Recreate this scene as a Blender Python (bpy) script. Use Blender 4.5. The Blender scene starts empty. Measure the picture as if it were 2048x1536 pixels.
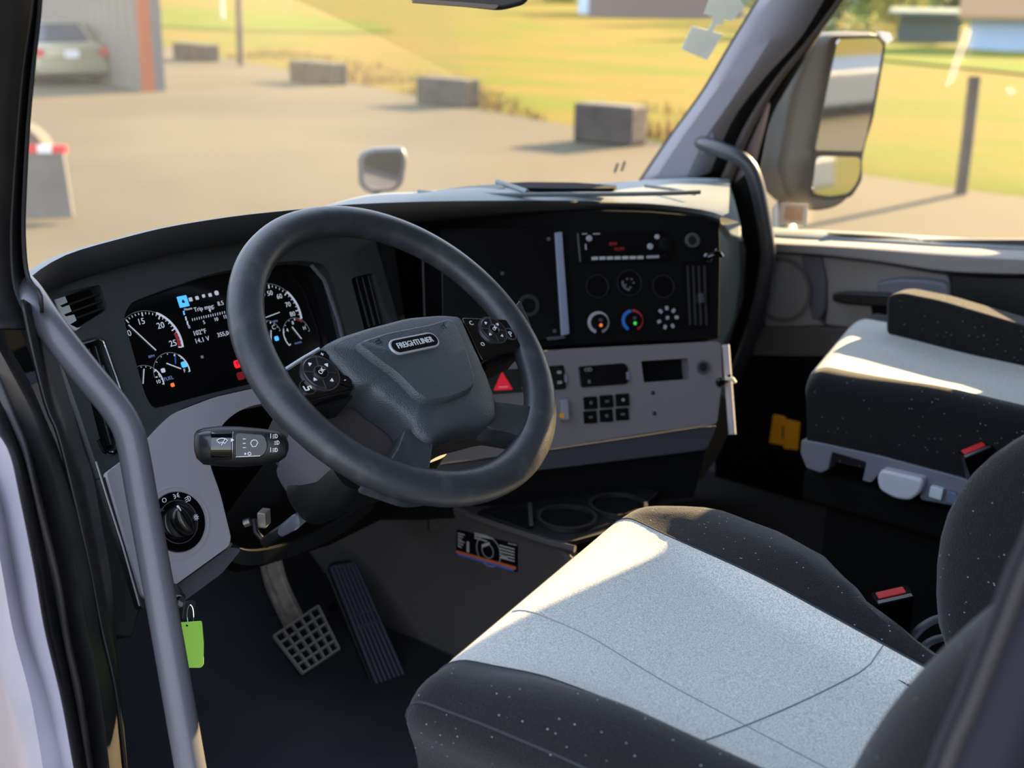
import bpy, bmesh, math, random
from mathutils import Vector as V, Matrix, noise as mnoise
from mathutils.geometry import tessellate_polygon
random.seed(7)
C = bpy.context.scene.collection
PI = math.pi
# ------------------------------------------------------------------ camera
W_, H_, F_ = 2048, 1536, 2500.0
YAW, PITCH, ROLL = math.radians(50.0), math.radians(17.5), math.radians(0.8)
CAM = V((-1.56, -1.065, 1.142))
cf = V((math.sin(YAW)*math.cos(PITCH), math.cos(YAW)*math.cos(PITCH), -math.sin(PITCH)))
cr0 = V((math.cos(YAW), -math.sin(YAW), 0)); cu0 = cr0.cross(cf)
cr = cr0*math.cos(ROLL) + cu0*math.sin(ROLL); cu = cu0*math.cos(ROLL) - cr0*math.sin(ROLL)
cd = bpy.data.cameras.new('camera'); co = bpy.data.objects.new('camera', cd); C.objects.link(co)
co.matrix_world = Matrix(((cr.x, cu.x, -cf.x, CAM.x), (cr.y, cu.y, -cf.y, CAM.y), (cr.z, cu.z, -cf.z, CAM.z), (0, 0, 0, 1)))
cd.sensor_width = 36; cd.lens = F_/W_*36; cd.clip_start = .02; cd.clip_end = 1500
cd.dof.use_dof = True; cd.dof.focus_distance = 1.50; cd.dof.aperture_fstop = 4.6
bpy.context.scene.camera = co
# ------------------------------------------------------------------ light
sc = bpy.context.scene
sc.view_settings.view_transform = 'Standard'; sc.view_settings.look = 'None'
sc.view_settings.gamma = 1; sc.view_settings.use_curve_mapping = False
sc.view_settings.exposure = 0.80
wd = bpy.data.worlds.new('sky'); sc.world = wd; wd.use_nodes = True
bg = wd.node_tree.nodes['Background']; bg.inputs[1].default_value = 2.1
_n = wd.node_tree.nodes; _l = wd.node_tree.links
_tc = _n.new('ShaderNodeTexCoord'); _sx = _n.new('ShaderNodeSeparateXYZ'); _cr = _n.new('ShaderNodeValToRGB')
_l.new(_tc.outputs['Generated'], _sx.inputs[0]); _l.new(_sx.outputs['Z'], _cr.inputs[0]); _l.new(_cr.outputs[0], bg.inputs[0])
_cr.color_ramp.elements[0].color = (.86, .87, .88, 1); _cr.color_ramp.elements[0].position = 0
_cr.color_ramp.elements[1].color = (.60, .72, .95, 1); _cr.color_ramp.elements[1].position = .45
SUNDIR = V((.935, -.078, .362)).normalized()
sl = bpy.data.lights.new('sun', 'SUN'); sl.energy = 19.0; sl.angle = math.radians(.55); sl.color = (1, .72, .38)
so = bpy.data.objects.new('sun', sl); C.objects.link(so); so.rotation_euler = SUNDIR.to_track_quat('Z', 'Y').to_euler(); so.location = (30, -3, 12)

def ray(x, y): return cf + cr*((x-W_/2)/F_) - cu*((y-H_/2)/F_)
def at_x(x, y, v): d = ray(x, y); return CAM + d*((v-CAM.x)/d.x)
def at_y(x, y, v): d = ray(x, y); return CAM + d*((v-CAM.y)/d.y)
def at_z(x, y, v): d = ray(x, y); return CAM + d*((v-CAM.z)/d.z)
def at_d(x, y, v): return CAM + ray(x, y)*v

# ------------------------------------------------------------------ materials
def lin(c): return tuple(((v/255)/12.92 if v/255 <= .04045 else ((v/255+.055)/1.055)**2.4) for v in c)
MATS = {}
def mat(name, col, rough=.5, metal=0, bump=0, scale=200, bdist=.001, col2=None, cscale=5, emit=0, coat=0, kind='noise', spec=.5, detail=3, c0=.35, c1=.65, sheen=0, stretch=None):
    if name in MATS: return MATS[name]
    m = bpy.data.materials.new(name); m.use_nodes = True; MATS[name] = m
    nt = m.node_tree; N = nt.nodes; L = nt.links; b = N['Principled BSDF']
    c = lin(col)+(1,)
    b.inputs['Base Color'].default_value = c; b.inputs['Roughness'].default_value = rough; b.inputs['Metallic'].default_value = metal
    b.inputs['Specular IOR Level'].default_value = spec; b.inputs['Coat Weight'].default_value = coat; b.inputs['Coat Roughness'].default_value = .08
    if sheen: b.inputs['Sheen Weight'].default_value = sheen
    if emit: b.inputs['Emission Color'].default_value = c; b.inputs['Emission Strength'].default_value = emit
    tc = N.new('ShaderNodeTexCoord')
    src = tc.outputs['Object']
    if stretch:
        mp = N.new('ShaderNodeMapping'); mp.inputs['Scale'].default_value = stretch; L.new(src, mp.inputs[0]); src = mp.outputs[0]
    t = N.new('ShaderNodeTexNoise'); t.inputs['Scale'].default_value = cscale; t.inputs['Detail'].default_value = detail; L.new(src, t.inputs['Vector'])
    if col2:
        r = N.new('ShaderNodeValToRGB'); r.color_ramp.elements[0].color = c; r.color_ramp.elements[1].color = lin(col2)+(1,)
        r.color_ramp.elements[0].position = c0; r.color_ramp.elements[1].position = c1
        L.new(t.outputs['Fac'], r.inputs[0]); L.new(r.outputs[0], b.inputs['Base Color'])
    if bump:
        if kind == 'voronoi':
            t2 = N.new('ShaderNodeTexVoronoi'); t2.inputs['Scale'].default_value = scale; o = t2.outputs['Distance']
        elif kind == 'wave':
            t2 = N.new('ShaderNodeTexWave'); t2.inputs['Scale'].default_value = scale; t2.inputs['Distortion'].default_value = 1.5; o = t2.outputs['Fac']
        else:
            t2 = N.new('ShaderNodeTexNoise'); t2.inputs['Scale'].default_value = scale; t2.inputs['Detail'].default_value = 2; o = t2.outputs['Fac']
        L.new(src, t2.inputs['Vector'])
        bp = N.new('ShaderNodeBump'); bp.inputs['Strength'].default_value = bump; bp.inputs['Distance'].default_value = bdist
        L.new(o, bp.inputs['Height']); L.new(bp.outputs[0], b.inputs['Normal'])
    return m
def fabric(name, col, col2, lint=0):
    m = mat(name, col,   .95, 0, .7, 700, .0012, col2, 560, sheen=.25, spec=.15, c0=.38, c1=.62)
    m.node_tree.nodes['Principled BSDF'].inputs['Sheen Weight'].default_value = .15
    nt = m.node_tree; N = nt.nodes; L = nt.links; b = N['Principled BSDF']
    if lint:
        tc = N.new('ShaderNodeTexCoord'); mp = N.new('ShaderNodeMapping'); mp.inputs['Scale'].default_value = (1, .55, 1); L.new(tc.outputs['Object'], mp.inputs[0])
        vo = N.new('ShaderNodeTexVoronoi'); vo.inputs['Scale'].default_value = 190; vo.inputs['Randomness'].default_value = 1; L.new(mp.outputs[0], vo.inputs['Vector'])
        lt = N.new('ShaderNodeMath'); lt.operation = 'LESS_THAN'; lt.inputs[1].default_value = .1; L.new(vo.outputs['Distance'], lt.inputs[0])
        sp = N.new('ShaderNodeSeparateColor'); L.new(vo.outputs['Color'], sp.inputs[0])
        gt = N.new('ShaderNodeMath'); gt.operation = 'GREATER_THAN'; gt.inputs[1].default_value = .6; L.new(sp.outputs[0], gt.inputs[0])
        mu = N.new('ShaderNodeMath'); mu.operation = 'MULTIPLY'; L.new(lt.outputs[0], mu.inputs[0]); L.new(gt.outputs[0], mu.inputs[1])
        mx = N.new('ShaderNodeMix'); mx.data_type = 'RGBA'; L.new(mu.outputs[0], mx.inputs[0])
        old = b.inputs['Base Color'].links[0].from_socket; L.new(old, mx.inputs[6]); mx.inputs[7].default_value = (.32, .34, .36, 1); L.new(mx.outputs[2], b.inputs['Base Color'])
    return m
def glass(name, tint=(1, 1, 1), dust=.03, refl=.08, rough=.02, dustcol=(.85, .82, .75)):
    m = bpy.data.materials.new(name); m.use_nodes = True; N = m.node_tree.nodes; L = m.node_tree.links
    N.remove(N['Principled BSDF']); out = N['Material Output']
    tr = N.new('ShaderNodeBsdfTransparent'); tr.inputs[0].default_value = (*tint, 1)
    gl = N.new('ShaderNodeBsdfGlossy'); gl.inputs['Roughness'].default_value = rough
    df = N.new('ShaderNodeBsdfDiffuse'); df.inputs[0].default_value = (*dustcol, 1)
    lw = N.new('ShaderNodeLayerWeight'); lw.inputs[0].default_value = .25
    mm = N.new('ShaderNodeMath'); mm.operation = 'MULTIPLY'; mm.inputs[1].default_value = refl*3; L.new(lw.outputs['Fresnel'], mm.inputs[0])
    m1 = N.new('ShaderNodeMixShader'); L.new(mm.outputs[0], m1.inputs[0]); L.new(tr.outputs[0], m1.inputs[1]); L.new(gl.outputs[0], m1.inputs[2])
    m2 = N.new('ShaderNodeMixShader'); m2.inputs[0].default_value = dust; L.new(m1.outputs[0], m2.inputs[1]); L.new(df.outputs[0], m2.inputs[2])
    L.new(m2.outputs[0], out.inputs[0]); return m
M_BLK = mat('black_plastic', (17, 18, 20), .45, bump=.25, scale=900, bdist=.0004)
M_DEEP = mat('deep_black_plastic', (8, 8, 9), .75, spec=.12)
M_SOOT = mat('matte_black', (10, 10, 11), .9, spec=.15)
M_GLOSS = mat('gloss_black', (7, 7, 9), .08, coat=.6)
M_PIANO = mat('satin_black', (10, 10, 12), .22)
M_LEATH = mat('black_grained_pad', (24, 24, 26), .55, bump=.45, scale=800, bdist=.0005, kind='voronoi')
M_SURR = mat('charcoal_dash_plastic', (42, 46, 47), .62, bump=.35, scale=900, bdist=.0005)
M_LAV = mat('grey_trim_plastic', (150, 146, 152), .55, bump=.3, scale=900, bdist=.0004)
M_LAVD = mat('dark_grey_trim', (74, 74, 80), .55, bump=.3, scale=900, bdist=.0004)
M_DTOP = mat('grey_dash_top', (98, 106, 110), .55, bump=.2, scale=500, bdist=.0005)
M_RIM = mat('wheel_rubber', (44, 47, 51), .42, bump=.35, scale=320, bdist=.0006, col2=(64, 66, 68), cscale=38, c0=.5, c1=.75)
M_HUB = mat('wheel_grained_plastic', (54, 61, 65), .44, bump=.7, scale=700, bdist=.0007, kind='voronoi')
M_CHR = mat('chrome', (215, 218, 222), .12, 1)
M_SAT = mat('satin_metal', (150, 150, 152), .38, 1)
M_STEEL = mat('worn_steel', (176, 168, 158), .4, .35, col2=(120, 110, 100), cscale=30)
M_TUBE = mat('grey_coated_tube', (84, 84, 90), .36, bump=.12, scale=120, bdist=.0005)
M_RUB = mat('rubber_seal', (22, 22, 24), .5, bump=.3, scale=160, bdist=.0006, col2=(34, 32, 32), cscale=25)
M_RUBT = mat('ribbed_seal_edge', (58, 50, 48), .7, bump=.9, scale=240, bdist=.0012)
M_PAINT = mat('lavender_silver_paint', (178, 173, 184), .28, .2, bump=.08, scale=1400, bdist=.0003, coat=.7, col2=(160, 158, 172), cscale=9)
M_MAT = mat('navy_floor_mat', (30, 32, 42), .85, bump=.5, scale=240, bdist=.001, col2=(40, 41, 48), cscale=6)
M_CARP = mat('dark_floor', (40, 38, 36), .9, bump=.5, scale=300, bdist=.002)
M_DOGH = mat('charcoal_cover_plastic', (62, 60, 60), .65, bump=.35, scale=700, bdist=.0005, col2=(70, 67, 65), cscale=7)
M_FG = fabric('grey_seat_fabric', (160, 163, 160), (198, 201, 196))
M_FB = fabric('black_seat_fabric', (11, 11, 13), (24, 24, 28), lint=1)
M_WHT = mat('white_print', (225, 225, 225), .6)
M_GRY = mat('grey_print', (150, 150, 155), .6)
M_LIT = mat('lit_white_print', (200, 204, 212), .5, emit=.22)
M_LITB = mat('lit_blue_print', (70, 160, 235), .5, emit=.7)
M_LITR = mat('lit_red_lamp', (225, 25, 40), .5, emit=.8)
M_LITD = mat('dim_red_lamp', (120, 15, 25), .5, emit=.25)
M_LITO = mat('lit_orange_lamp', (220, 110, 50), .5, emit=.5)
M_LITG = mat('lit_green_lamp', (60, 190, 70), .5, emit=.5)
M_RED = mat('red_button', (205, 30, 40), .4)
M_REDP = mat('buckle_red', (200, 45, 50), .4)
M_BLUE = mat('blue_mark', (45, 110, 200), .5)
M_REDM = mat('red_mark', (190, 50, 60), .5)
M_GREEN = mat('lime_tag', (160, 214, 84), .35)
M_YEL = mat('yellow_plate', (235, 160, 10), .5)
M_CREAM = mat('door_grey_trim', (136, 133, 132), .6, bump=.2, scale=500, bdist=.0005)
M_DOORD = mat('door_dark_panel', (58, 57, 58), .7, bump=.3, scale=500, bdist=.0005)
M_SCREEN = mat('screen_glass', (8, 9, 12), .12, coat=.5)

# ------------------------------------------------------------------ mesh helpers
def empty(name, loc, label=None, cat=None, group=None, kind=None):
    o = bpy.data.objects.new(name, None); C.objects.link(o); o.location = loc; o.empty_display_size = .05
    return tag(o, label, cat, group, kind)
def tag(o, label=None, cat=None, group=None, kind=None):
    if label: o['label'] = label
    if cat: o['category'] = cat
    if group: o['group'] = group
    if kind: o['kind'] = kind
    return o
def wloc(o):
    p = V(o.location)
    while o.parent is not None: o = o.parent; 
    return p
def obj(name, vs, fs, m, parent=None, smooth=True, bev=0, seg=2, sub=0, ang=35, mats=None, mi=None):
    me = bpy.data.meshes.new(name); me.from_pydata([tuple(v) for v in vs], [], fs)
    bm = bmesh.new(); bm.from_mesh(me); bmesh.ops.remove_doubles(bm, verts=bm.verts, dist=1e-6)
    bmesh.ops.recalc_face_normals(bm, faces=bm.faces); bm.to_mesh(me); bm.free()
    me.materials.append(m)
    o = bpy.data.objects.new(name, me); C.objects.link(o)
    if parent is not None:
        o.parent = parent
        o.matrix_parent_inverse = Matrix.Translation(-V(parent.get('_w', (0, 0, 0)))) if '_w' in parent else Matrix.Translation(-V(parent.location))
    if smooth:
        me.polygons.foreach_set('use_smooth', [True]*len(me.polygons)); me.set_sharp_from_angle(angle=math.radians(ang))
    if bev:
        b = o.modifiers.new('b', 'BEVEL'); b.width = bev; b.segments = seg; b.limit_method = 'ANGLE'; b.angle_limit = math.radians(40); b.harden_normals = True
        me.set_sharp_from_angle(angle=math.radians(180))
    if sub:
        s = o.modifiers.new('s', 'SUBSURF'); s.levels = sub; s.render_levels = sub
    return o
class Fr:
    def __init__(s, o, h, v): s.o = V(o); s.h = V(h).normalized(); s.n = s.h.cross(V(v)).normalized(); s.v = s.n.cross(s.h)
    def W(s, u, v, w=0): return s.o + s.h*u + s.v*v + s.n*w
    def P(s, x, y, w=0):
        o = s.o + s.n*w; d = ray(x, y); p = CAM + d*((o-CAM).dot(s.n)/d.dot(s.n)) - s.o
        return (p.dot(s.h), p.dot(s.v))
    def Q(s, pts, w=0): return [s.P(x, y, w) for x, y in pts]
    def rot(s, u, v, a, w=0):
        return Fr(s.W(u, v, w), s.h*math.cos(a)+s.v*math.sin(a), s.v*math.cos(a)-s.h*math.sin(a))
def rnd(pts, r, seg=5):
    out = []; n = len(pts)
    for i in range(n):
        p = V((*pts[i], 0)) if len(pts[i]) == 2 else V(pts[i]); a = V((*pts[i-1], 0)); b = V((*pts[(i+1) % n], 0))
        da, db = (a-p), (b-p); la, lb = da.length, db.length
        if la < 1e-7 or lb < 1e-7: continue
        q = min(r, la*.45, lb*.45); p1 = p+da*(q/la); p2 = p+db*(q/lb)
        for k in range(seg+1):
            t = k/seg; x = p1*(1-t)**2 + p*2*t*(1-t) + p2*t*t; out.append((x.x, x.y))
    return out
def prism(name, fr, pts, w0, w1, m, parent=None, bev=0, holes=(), seg=2, smooth=True):
    loops = [pts]+list(holes); flat = [p for l in loops for p in l]; n = len(flat)
    area = sum(pts[i-1][0]*pts[i][1]-pts[i][0]*pts[i-1][1] for i in range(len(pts)))
    vs = [fr.W(u, v, w1) for u, v in flat] + [fr.W(u, v, w0) for u, v in flat]; fs = []
    if holes:
        tri = tessellate_polygon([[V((u, v, 0)) for u, v in l] for l in loops])
        for t in tri: fs.append(list(t)); fs.append([i+n for i in reversed(t)])
    else: fs += [list(range(n)), [i+n for i in reversed(range(n))]]
    k = 0
    for l in loops:
        for i in range(len(l)):
            a, b = k+i, k+(i+1) % len(l); fs.append([a, a+n, b+n, b])
        k += len(l)
    return obj(name, vs, fs, m, parent, smooth, bev, seg)
def rect(cu_, cv_, w, h, r=0, a=0, seg=4):
    p = [(-w/2, -h/2), (w/2, -h/2), (w/2, h/2), (-w/2, h/2)]
    if r: p = rnd(p, r, seg)
    c, s = math.cos(a), math.sin(a)
    return [(cu_+x*c-y*s, cv_+x*s+y*c) for x, y in p]
def circ(cu_, cv_, r, n=32, r2=None, a0=0, a1=2*PI):
    r2 = r2 or r
    return [(cu_+r*math.cos(a0+(a1-a0)*i/n), cv_+r2*math.sin(a0+(a1-a0)*i/n)) for i in range(n if abs(a1-a0-2*PI) < 1e-6 else n+1)]
def arcband(cu_, cv_, r0, r1, a0, a1, n=24):
    return circ(cu_, cv_, r1, n, None, a0, a1) + list(reversed(circ(cu_, cv_, r0, n, None, a0, a1)))
def ringp(name, fr, c, ro, ri, w0, w1, m, parent=None, n=40, bev=0):
    return prism(name, fr, circ(*c, ro, n), w0, w1, m, parent, bev, holes=[circ(*c, ri, n)])
def lathe(name, fr, c, prof, m, parent=None, n=36):
    vs = []; fs = []
    for r, w in prof:
        for i in range(n): a = 2*PI*i/n; vs.append(fr.W(c[0]+r*math.cos(a), c[1]+r*math.sin(a), w))
    for j in range(len(prof)-1):
        for i in range(n): fs.append([j*n+i, j*n+(i+1) % n, (j+1)*n+(i+1) % n, (j+1)*n+i])
    fs.append(list(range(n))); fs.append([(len(prof)-1)*n+i for i in range(n)])
    return obj(name, vs, fs, m, parent)
def catmull(pts, n=8, closed=False):
    P = [V(p) for p in pts]; out = []; L = len(P)
    for i in range(L if closed else L-1):
        a = P[i-1] if (i or closed) else P[0]*2-P[1]; b = P[i]; c = P[(i+1) % L]; d = P[(i+2) % L] if (i+2 < L or closed) else P[-1]*2-P[-2]
        for k in range(n):
            t = k/n; out.append(.5*((2*b)+(c-a)*t+(2*a-5*b+4*c-d)*t*t+(3*b-a-3*c+d)*t**3))
    if not closed: out.append(P[-1])
    return out
def sweep(name, path, prof, m, parent=None, up=V((0, 0, 1)), closed=False, cap=True, pclosed=True, scale=None):
    """prof: list of (a,b) in (side, up) axes; path: points"""
    n = len(path); k = len(prof); vs = []; fs = []
    side = None
    for i, p in enumerate(path):
        if closed: t = path[(i+1) % n]-path[i-1]
        else: t = path[min(i+1, n-1)]-path[max(i-1, 0)]
        t.normalize()
        if side is None:
            s = t.cross(up)
            if s.length < 1e-3: s = t.cross(V((1, 0, 0)))
            s.normalize()
        else:
            s = (side - t*side.dot(t)).normalized() if up is None or scale == 'pt' else t.cross(up).normalized()
        side = s; u = s.cross(t)
        for a, b in prof: vs.append(p + s*a + u*b)
    for i in range(n if closed else n-1):
        for j in range(k if pclosed else k-1):
            a, b = i*k+j, i*k+(j+1) % k; c, d = ((i+1) % n)*k+(j+1) % k, ((i+1) % n)*k+j
            fs.append([a, b, c, d])
    if cap and not closed and pclosed: fs.append(list(range(k))); fs.append([(n-1)*k+j for j in range(k)])
    return obj(name, vs, fs, m, parent)
def tube(name, path, r, m, parent=None, n=14, r2=None, closed=False):
    prof = [(r*math.cos(2*PI*i/n), (r2 or r)*math.sin(2*PI*i/n)) for i in range(n)]
    return sweep(name, [V(p) for p in path], prof, m, parent, scale='pt', closed=closed)
def box(name, c, s, m, parent=None, bev=0, rz=0, rx=0, ry=0, seg=2):
    R = Matrix.Rotation(rz, 3, 'Z') @ Matrix.Rotation(ry, 3, 'Y') @ Matrix.Rotation(rx, 3, 'X'); c = V(c)
    vs = [c + R @ V((x*s[0]/2, y*s[1]/2, z*s[2]/2)) for x in (-1, 1) for y in (-1, 1) for z in (-1, 1)]
    fs = [[0, 1, 3, 2], [4, 6, 7, 5], [0, 4, 5, 1], [2, 3, 7, 6], [0, 2, 6, 4], [1, 5, 7, 3]]
    return obj(name, vs, fs, m, parent, bool(bev), bev, seg)
def loft(name, curves, m, parent=None, close=False, thick=0, caps=False):
    k = len(curves[0]); vs = [p for c in curves for p in c]; fs = []
    for i in range(len(curves)-1):
        for j in range(k-1 if not close else k):
            a, b = i*k+j, i*k+(j+1) % k; fs.append([a, b, b+k, a+k])
    if caps: fs.append(list(range(k))); fs.append([(len(curves)-1)*k+j for j in range(k)])
    o = obj(name, vs, fs, m, parent)
    if thick:
        s = o.modifiers.new('t', 'SOLIDIFY'); s.thickness = thick; s.offset = -1
    return o
def resample(pts, n):
    P = [V(p) for p in pts]; L = [0]
    for i in range(1, len(P)): L.append(L[-1]+(P[i]-P[i-1]).length)
    out = []; j = 0
    for i in range(n):
        t = L[-1]*i/(n-1)
        while j < len(P)-2 and L[j+1] < t: j += 1
        d = L[j+1]-L[j]; out.append(P[j].lerp(P[j+1], (t-L[j])/d if d else 0))
    return out
def text(name, fr, u, v, s, size, m, parent=None, w=.001, ex=.0002, sx=1, a=0, align='CENTER', bold=0):
    c = bpy.data.curves.new('t', 'FONT'); c.body = s; c.size = size; c.align_x = align; c.align_y = 'CENTER'; c.extrude = ex; c.resolution_u = 3
    if bold: c.offset = bold
    t = bpy.data.objects.new('t', c); me = bpy.data.meshes.new_from_object(t); bpy.data.objects.remove(t)
    ca, sa = math.cos(a), math.sin(a)
    vs = [fr.W(u+(p.co.x*sx*ca-p.co.y*sa), v+(p.co.x*sx*sa+p.co.y*ca), w+p.co.z) for p in me.vertices]
    fs = [list(p.vertices) for p in me.polygons]
    bpy.data.meshes.remove(me)
    return obj(name, vs, fs, m, parent, smooth=False)
def multi(name, fr, polys, w0, w1, m, parent=None):
    vs = []; fs = []
    for pts in polys:
        k = len(vs); n = len(pts); vs += [fr.W(a, b, w1) for a, b in pts]+[fr.W(a, b, w0) for a, b in pts]
        fs.append([k+i for i in range(n)]); fs.append([k+n+i for i in reversed(range(n))])
        for i in range(n): j = (i+1) % n; fs.append([k+i, k+n+i, k+n+j, k+j])
    return obj(name, vs, fs, m, parent, smooth=False)
def line(u0, v0, u1, v1, t):
    dx, dy = u1-u0, v1-v0; l = math.hypot(dx, dy) or 1; nx, ny = -dy/l*t/2, dx/l*t/2
    return [(u0+nx, v0+ny), (u1+nx, v1+ny), (u1-nx, v1-ny), (u0-nx, v0-ny)]
#@@PART2
# ================================================================== outside
GZ = -1.2
def ground_poly(name, pts, z, m, n=None):
    return obj(name, [V((x, y, z)) for x, y in pts], [list(range(len(pts)))], m, smooth=False)
M_ASPH = mat('pale_asphalt', (92, 84, 68), .95, spec=.1, bump=.4, scale=8, bdist=.01, col2=(82, 75, 61), cscale=.22, detail=6)
tag(ground_poly('asphalt_yard', [(-60, -90), (90, -90), (90, 140), (-60, 140)], GZ, M_ASPH), kind='structure')
M_GRASS = mat('golden_grass', (108, 91, 38), .98, spec=.05, bump=.5, scale=6, bdist=.05, col2=(90, 92, 28), cscale=.22, detail=9, c0=.42, c1=.62, stretch=(1.6, .7, 1))
edge = [(13.2, -60), (13.4, -8), (13.6, 2), (14.2, 5.4), (15.5, 10.2), (17.6, 15.8), (20, 21.5), (22.6, 27.5), (26, 36), (34, 56), (46, 85), (60, 140), (84, 240), (130, 460), (200, 800)]
gp = edge + [(330, 340), (330, -60)]
fv = []; ff = []
for i, (x, y) in enumerate(edge):
    fv += [V((x, y, GZ-.02)), V((x+.5, y-.1, GZ+.03)), V((x+2, y-.3, GZ+.06)), V((x+60+y*.2, y*1.2-5, GZ+.1)), V((x+420, y*3-5, GZ+5.5))]
for i in range(len(edge)-1):
    for j in range(4): a = i*5+j; ff.append([a, a+1, a+6, a+5])
tag(obj('grass_field', fv, ff, M_GRASS), kind='structure')
# greener band further out
M_GRN = mat('green_grass', (76, 94, 14), .98, spec=.05, col2=(98, 94, 30), cscale=.3, detail=5, bump=.5, scale=6, bdist=.05)
gb = [at_z(x, y, GZ+.12) for x, y in [(300, 52), (520, 62), (700, 66), (800, 60), (700, 40), (560, 22), (330, 14)]]
gb2 = [at_z(x, y, GZ+.14) for x, y in [(1500, 96), (1800, 122), (2100, 152), (2400, 182), (2400, 128), (2100, 108), (1760, 86), (1500, 70)]]
for k, g in enumerate((gb, gb2)):
    P2 = rnd([(p.x, p.y) for p in g], (30, 2)[k], 6)
    tag(obj('green_grass_patch', [V((x, y, g[0].z)) for x, y in P2], [list(range(len(P2)))], M_GRN, smooth=False), kind='structure')
# dry weeds along the yard edge (uncountable)
M_WEED = mat('dry_weeds', (138, 102, 72), .95, spec=.05, col2=(116, 100, 58), cscale=.8, detail=4)
vs = []; fs = []
def blade(x, y, h, z=GZ):
    a = random.random()*6.28; k = len(vs); dx, dy = .02*math.cos(a), .02*math.sin(a); lx, ly = random.uniform(-.12, .12), random.uniform(-.12, .12)
    vs.extend([V((x-dx, y-dy, z)), V((x+dx, y+dy, z)), V((x+lx, y+ly, z+h))]); fs.append([k, k+1, k+2])
for i in range(len(edge)-1):
    if edge[i][1] < 9 or edge[i][1] > 34: continue
    (x0, y0), (x1, y1) = edge[i], edge[i+1]
    for k in range(int(math.hypot(x1-x0, y1-y0)*130)):
        t = random.random(); d = random.random()**1.5*3.2; x, y = x0+(x1-x0)*t+.2+d, y0+(y1-y0)*t-.1
        hi = mnoise.noise(V((x*.35, y*.35, 3)))
        if hi > -.12: blade(x, y, .08+.30*max(0, hi+.2)*random.random()*2)
tag(obj('dry_weeds', vs, fs, M_WEED, smooth=False), 'dry golden weeds growing along the edge of the yard', 'weeds', kind='stuff')
# concrete blocks
M_CONC = mat('weathered_concrete', (80, 72, 64), .9, bump=.6, scale=12, bdist=.02, col2=(58, 52, 48), cscale=2.5, detail=5)
def block(px0, px1, pyb, h, lab):
    a = at_z(px0, pyb, GZ); b = at_z(px1, pyb+(px1-px0)*.1, GZ); c = (a+b)/2; d = (b-a); L = d.length*.86; h *= .86; rz = math.atan2(d.y, d.x)
    o = box('concrete_block', (c.x+.05, c.y+.15, GZ+h/2), (L, .5, h), M_CONC, bev=.05, rz=rz)
    tag(o, lab, 'concrete block', 'concrete blocks along the yard edge')
block(357, 436, 117, .62, 'weathered concrete block on the grass verge beside the slim wooden post near the shed')
block(592, 694, 162, .62, 'weathered concrete block at the yard edge, second along the row from the shed')
block(848, 960, 206, .66, 'weathered concrete block half buried in reddish weeds, third along the row from the shed')
block(1164, 1300, 281, .72, 'largest weathered concrete block, on the verge just beyond the windshield pillar')
block(1530, 1582, 325, .72, 'weathered concrete block seen between the door glass edge and the side mirror')
M_WOOD = mat('grey_weathered_wood', (96, 84, 72), .9, bump=.6, scale=10, bdist=.02, col2=(70, 62, 56), cscale=4, stretch=(3, 3, .4))
def post(p, h, r, name, lab):
    pr = [(r*math.cos(a*PI/5), r*math.sin(a*PI/5)) for a in range(10)]
    o = sweep(name, [V((p.x, p.y, GZ-.05)), V((p.x+.02, p.y, GZ+h*.5)), V((p.x+.05, p.y+.02, GZ+h))], pr, M_WOOD)
    tag(o, lab, 'post')
post(at_z(482, 131, GZ), 2.05, .11, 'wooden_post', 'tall weathered wooden post standing on the grass edge near the shed corner')
post(at_z(1921, 388, GZ), 1.42, .075, 'wooden_post', 'dark wooden post casting a long shadow across the yard, seen through the passenger window')
post(at_z(446, 42, GZ), 1.7, .10, 'marker_post', 'pale thin marker post far out in the green grass')
bpy.data.objects['marker_post'].data.materials.clear(); bpy.data.objects['marker_post'].data.materials.append(mat('pale_post', (190, 200, 205), .7))
# metal shed
M_CORR = mat('corrugated_steel', (118, 114, 106), .5, .25)
shA = at_z(300, 183, GZ); shd = V((.22, .975, 0)).normalized()
she = empty('metal_shed', shA, 'grey corrugated metal shed with a rust orange corner post at the yard edge', 'shed')
vs = []; fs = []; N = 150; shn = V((-shd.y, shd.x, 0))
for i in range(N):
    p = shA + shd*(i*.13) + shn*(.06 if i % 4 in (1, 2) else 0)
    vs += [p, p+V((0, 0, 5.2))]
for i in range(N-1): fs.append([2*i, 2*i+1, 2*i+3, 2*i+2])
obj('cladding', vs, fs, M_CORR, she, smooth=False)
M_ORNG = mat('rust_orange_trim', (150, 72, 28), .6)
q = shA - shd*.02
box('corner_post', (q.x-.05, q.y, GZ+2.6), (.26, .16, 5.2), M_ORNG, she, rz=math.atan2(shd.y, shd.x)-PI/2)
q = shA + V((.24, -.02, 0))
box('corner_trim', (q.x, q.y, GZ+2.6), (.26, .12, 5.2), mat('blue_grey_steel', (92, 94, 100), .5, .3), she, rz=math.atan2(shd.y, shd.x)-PI/2)
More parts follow.
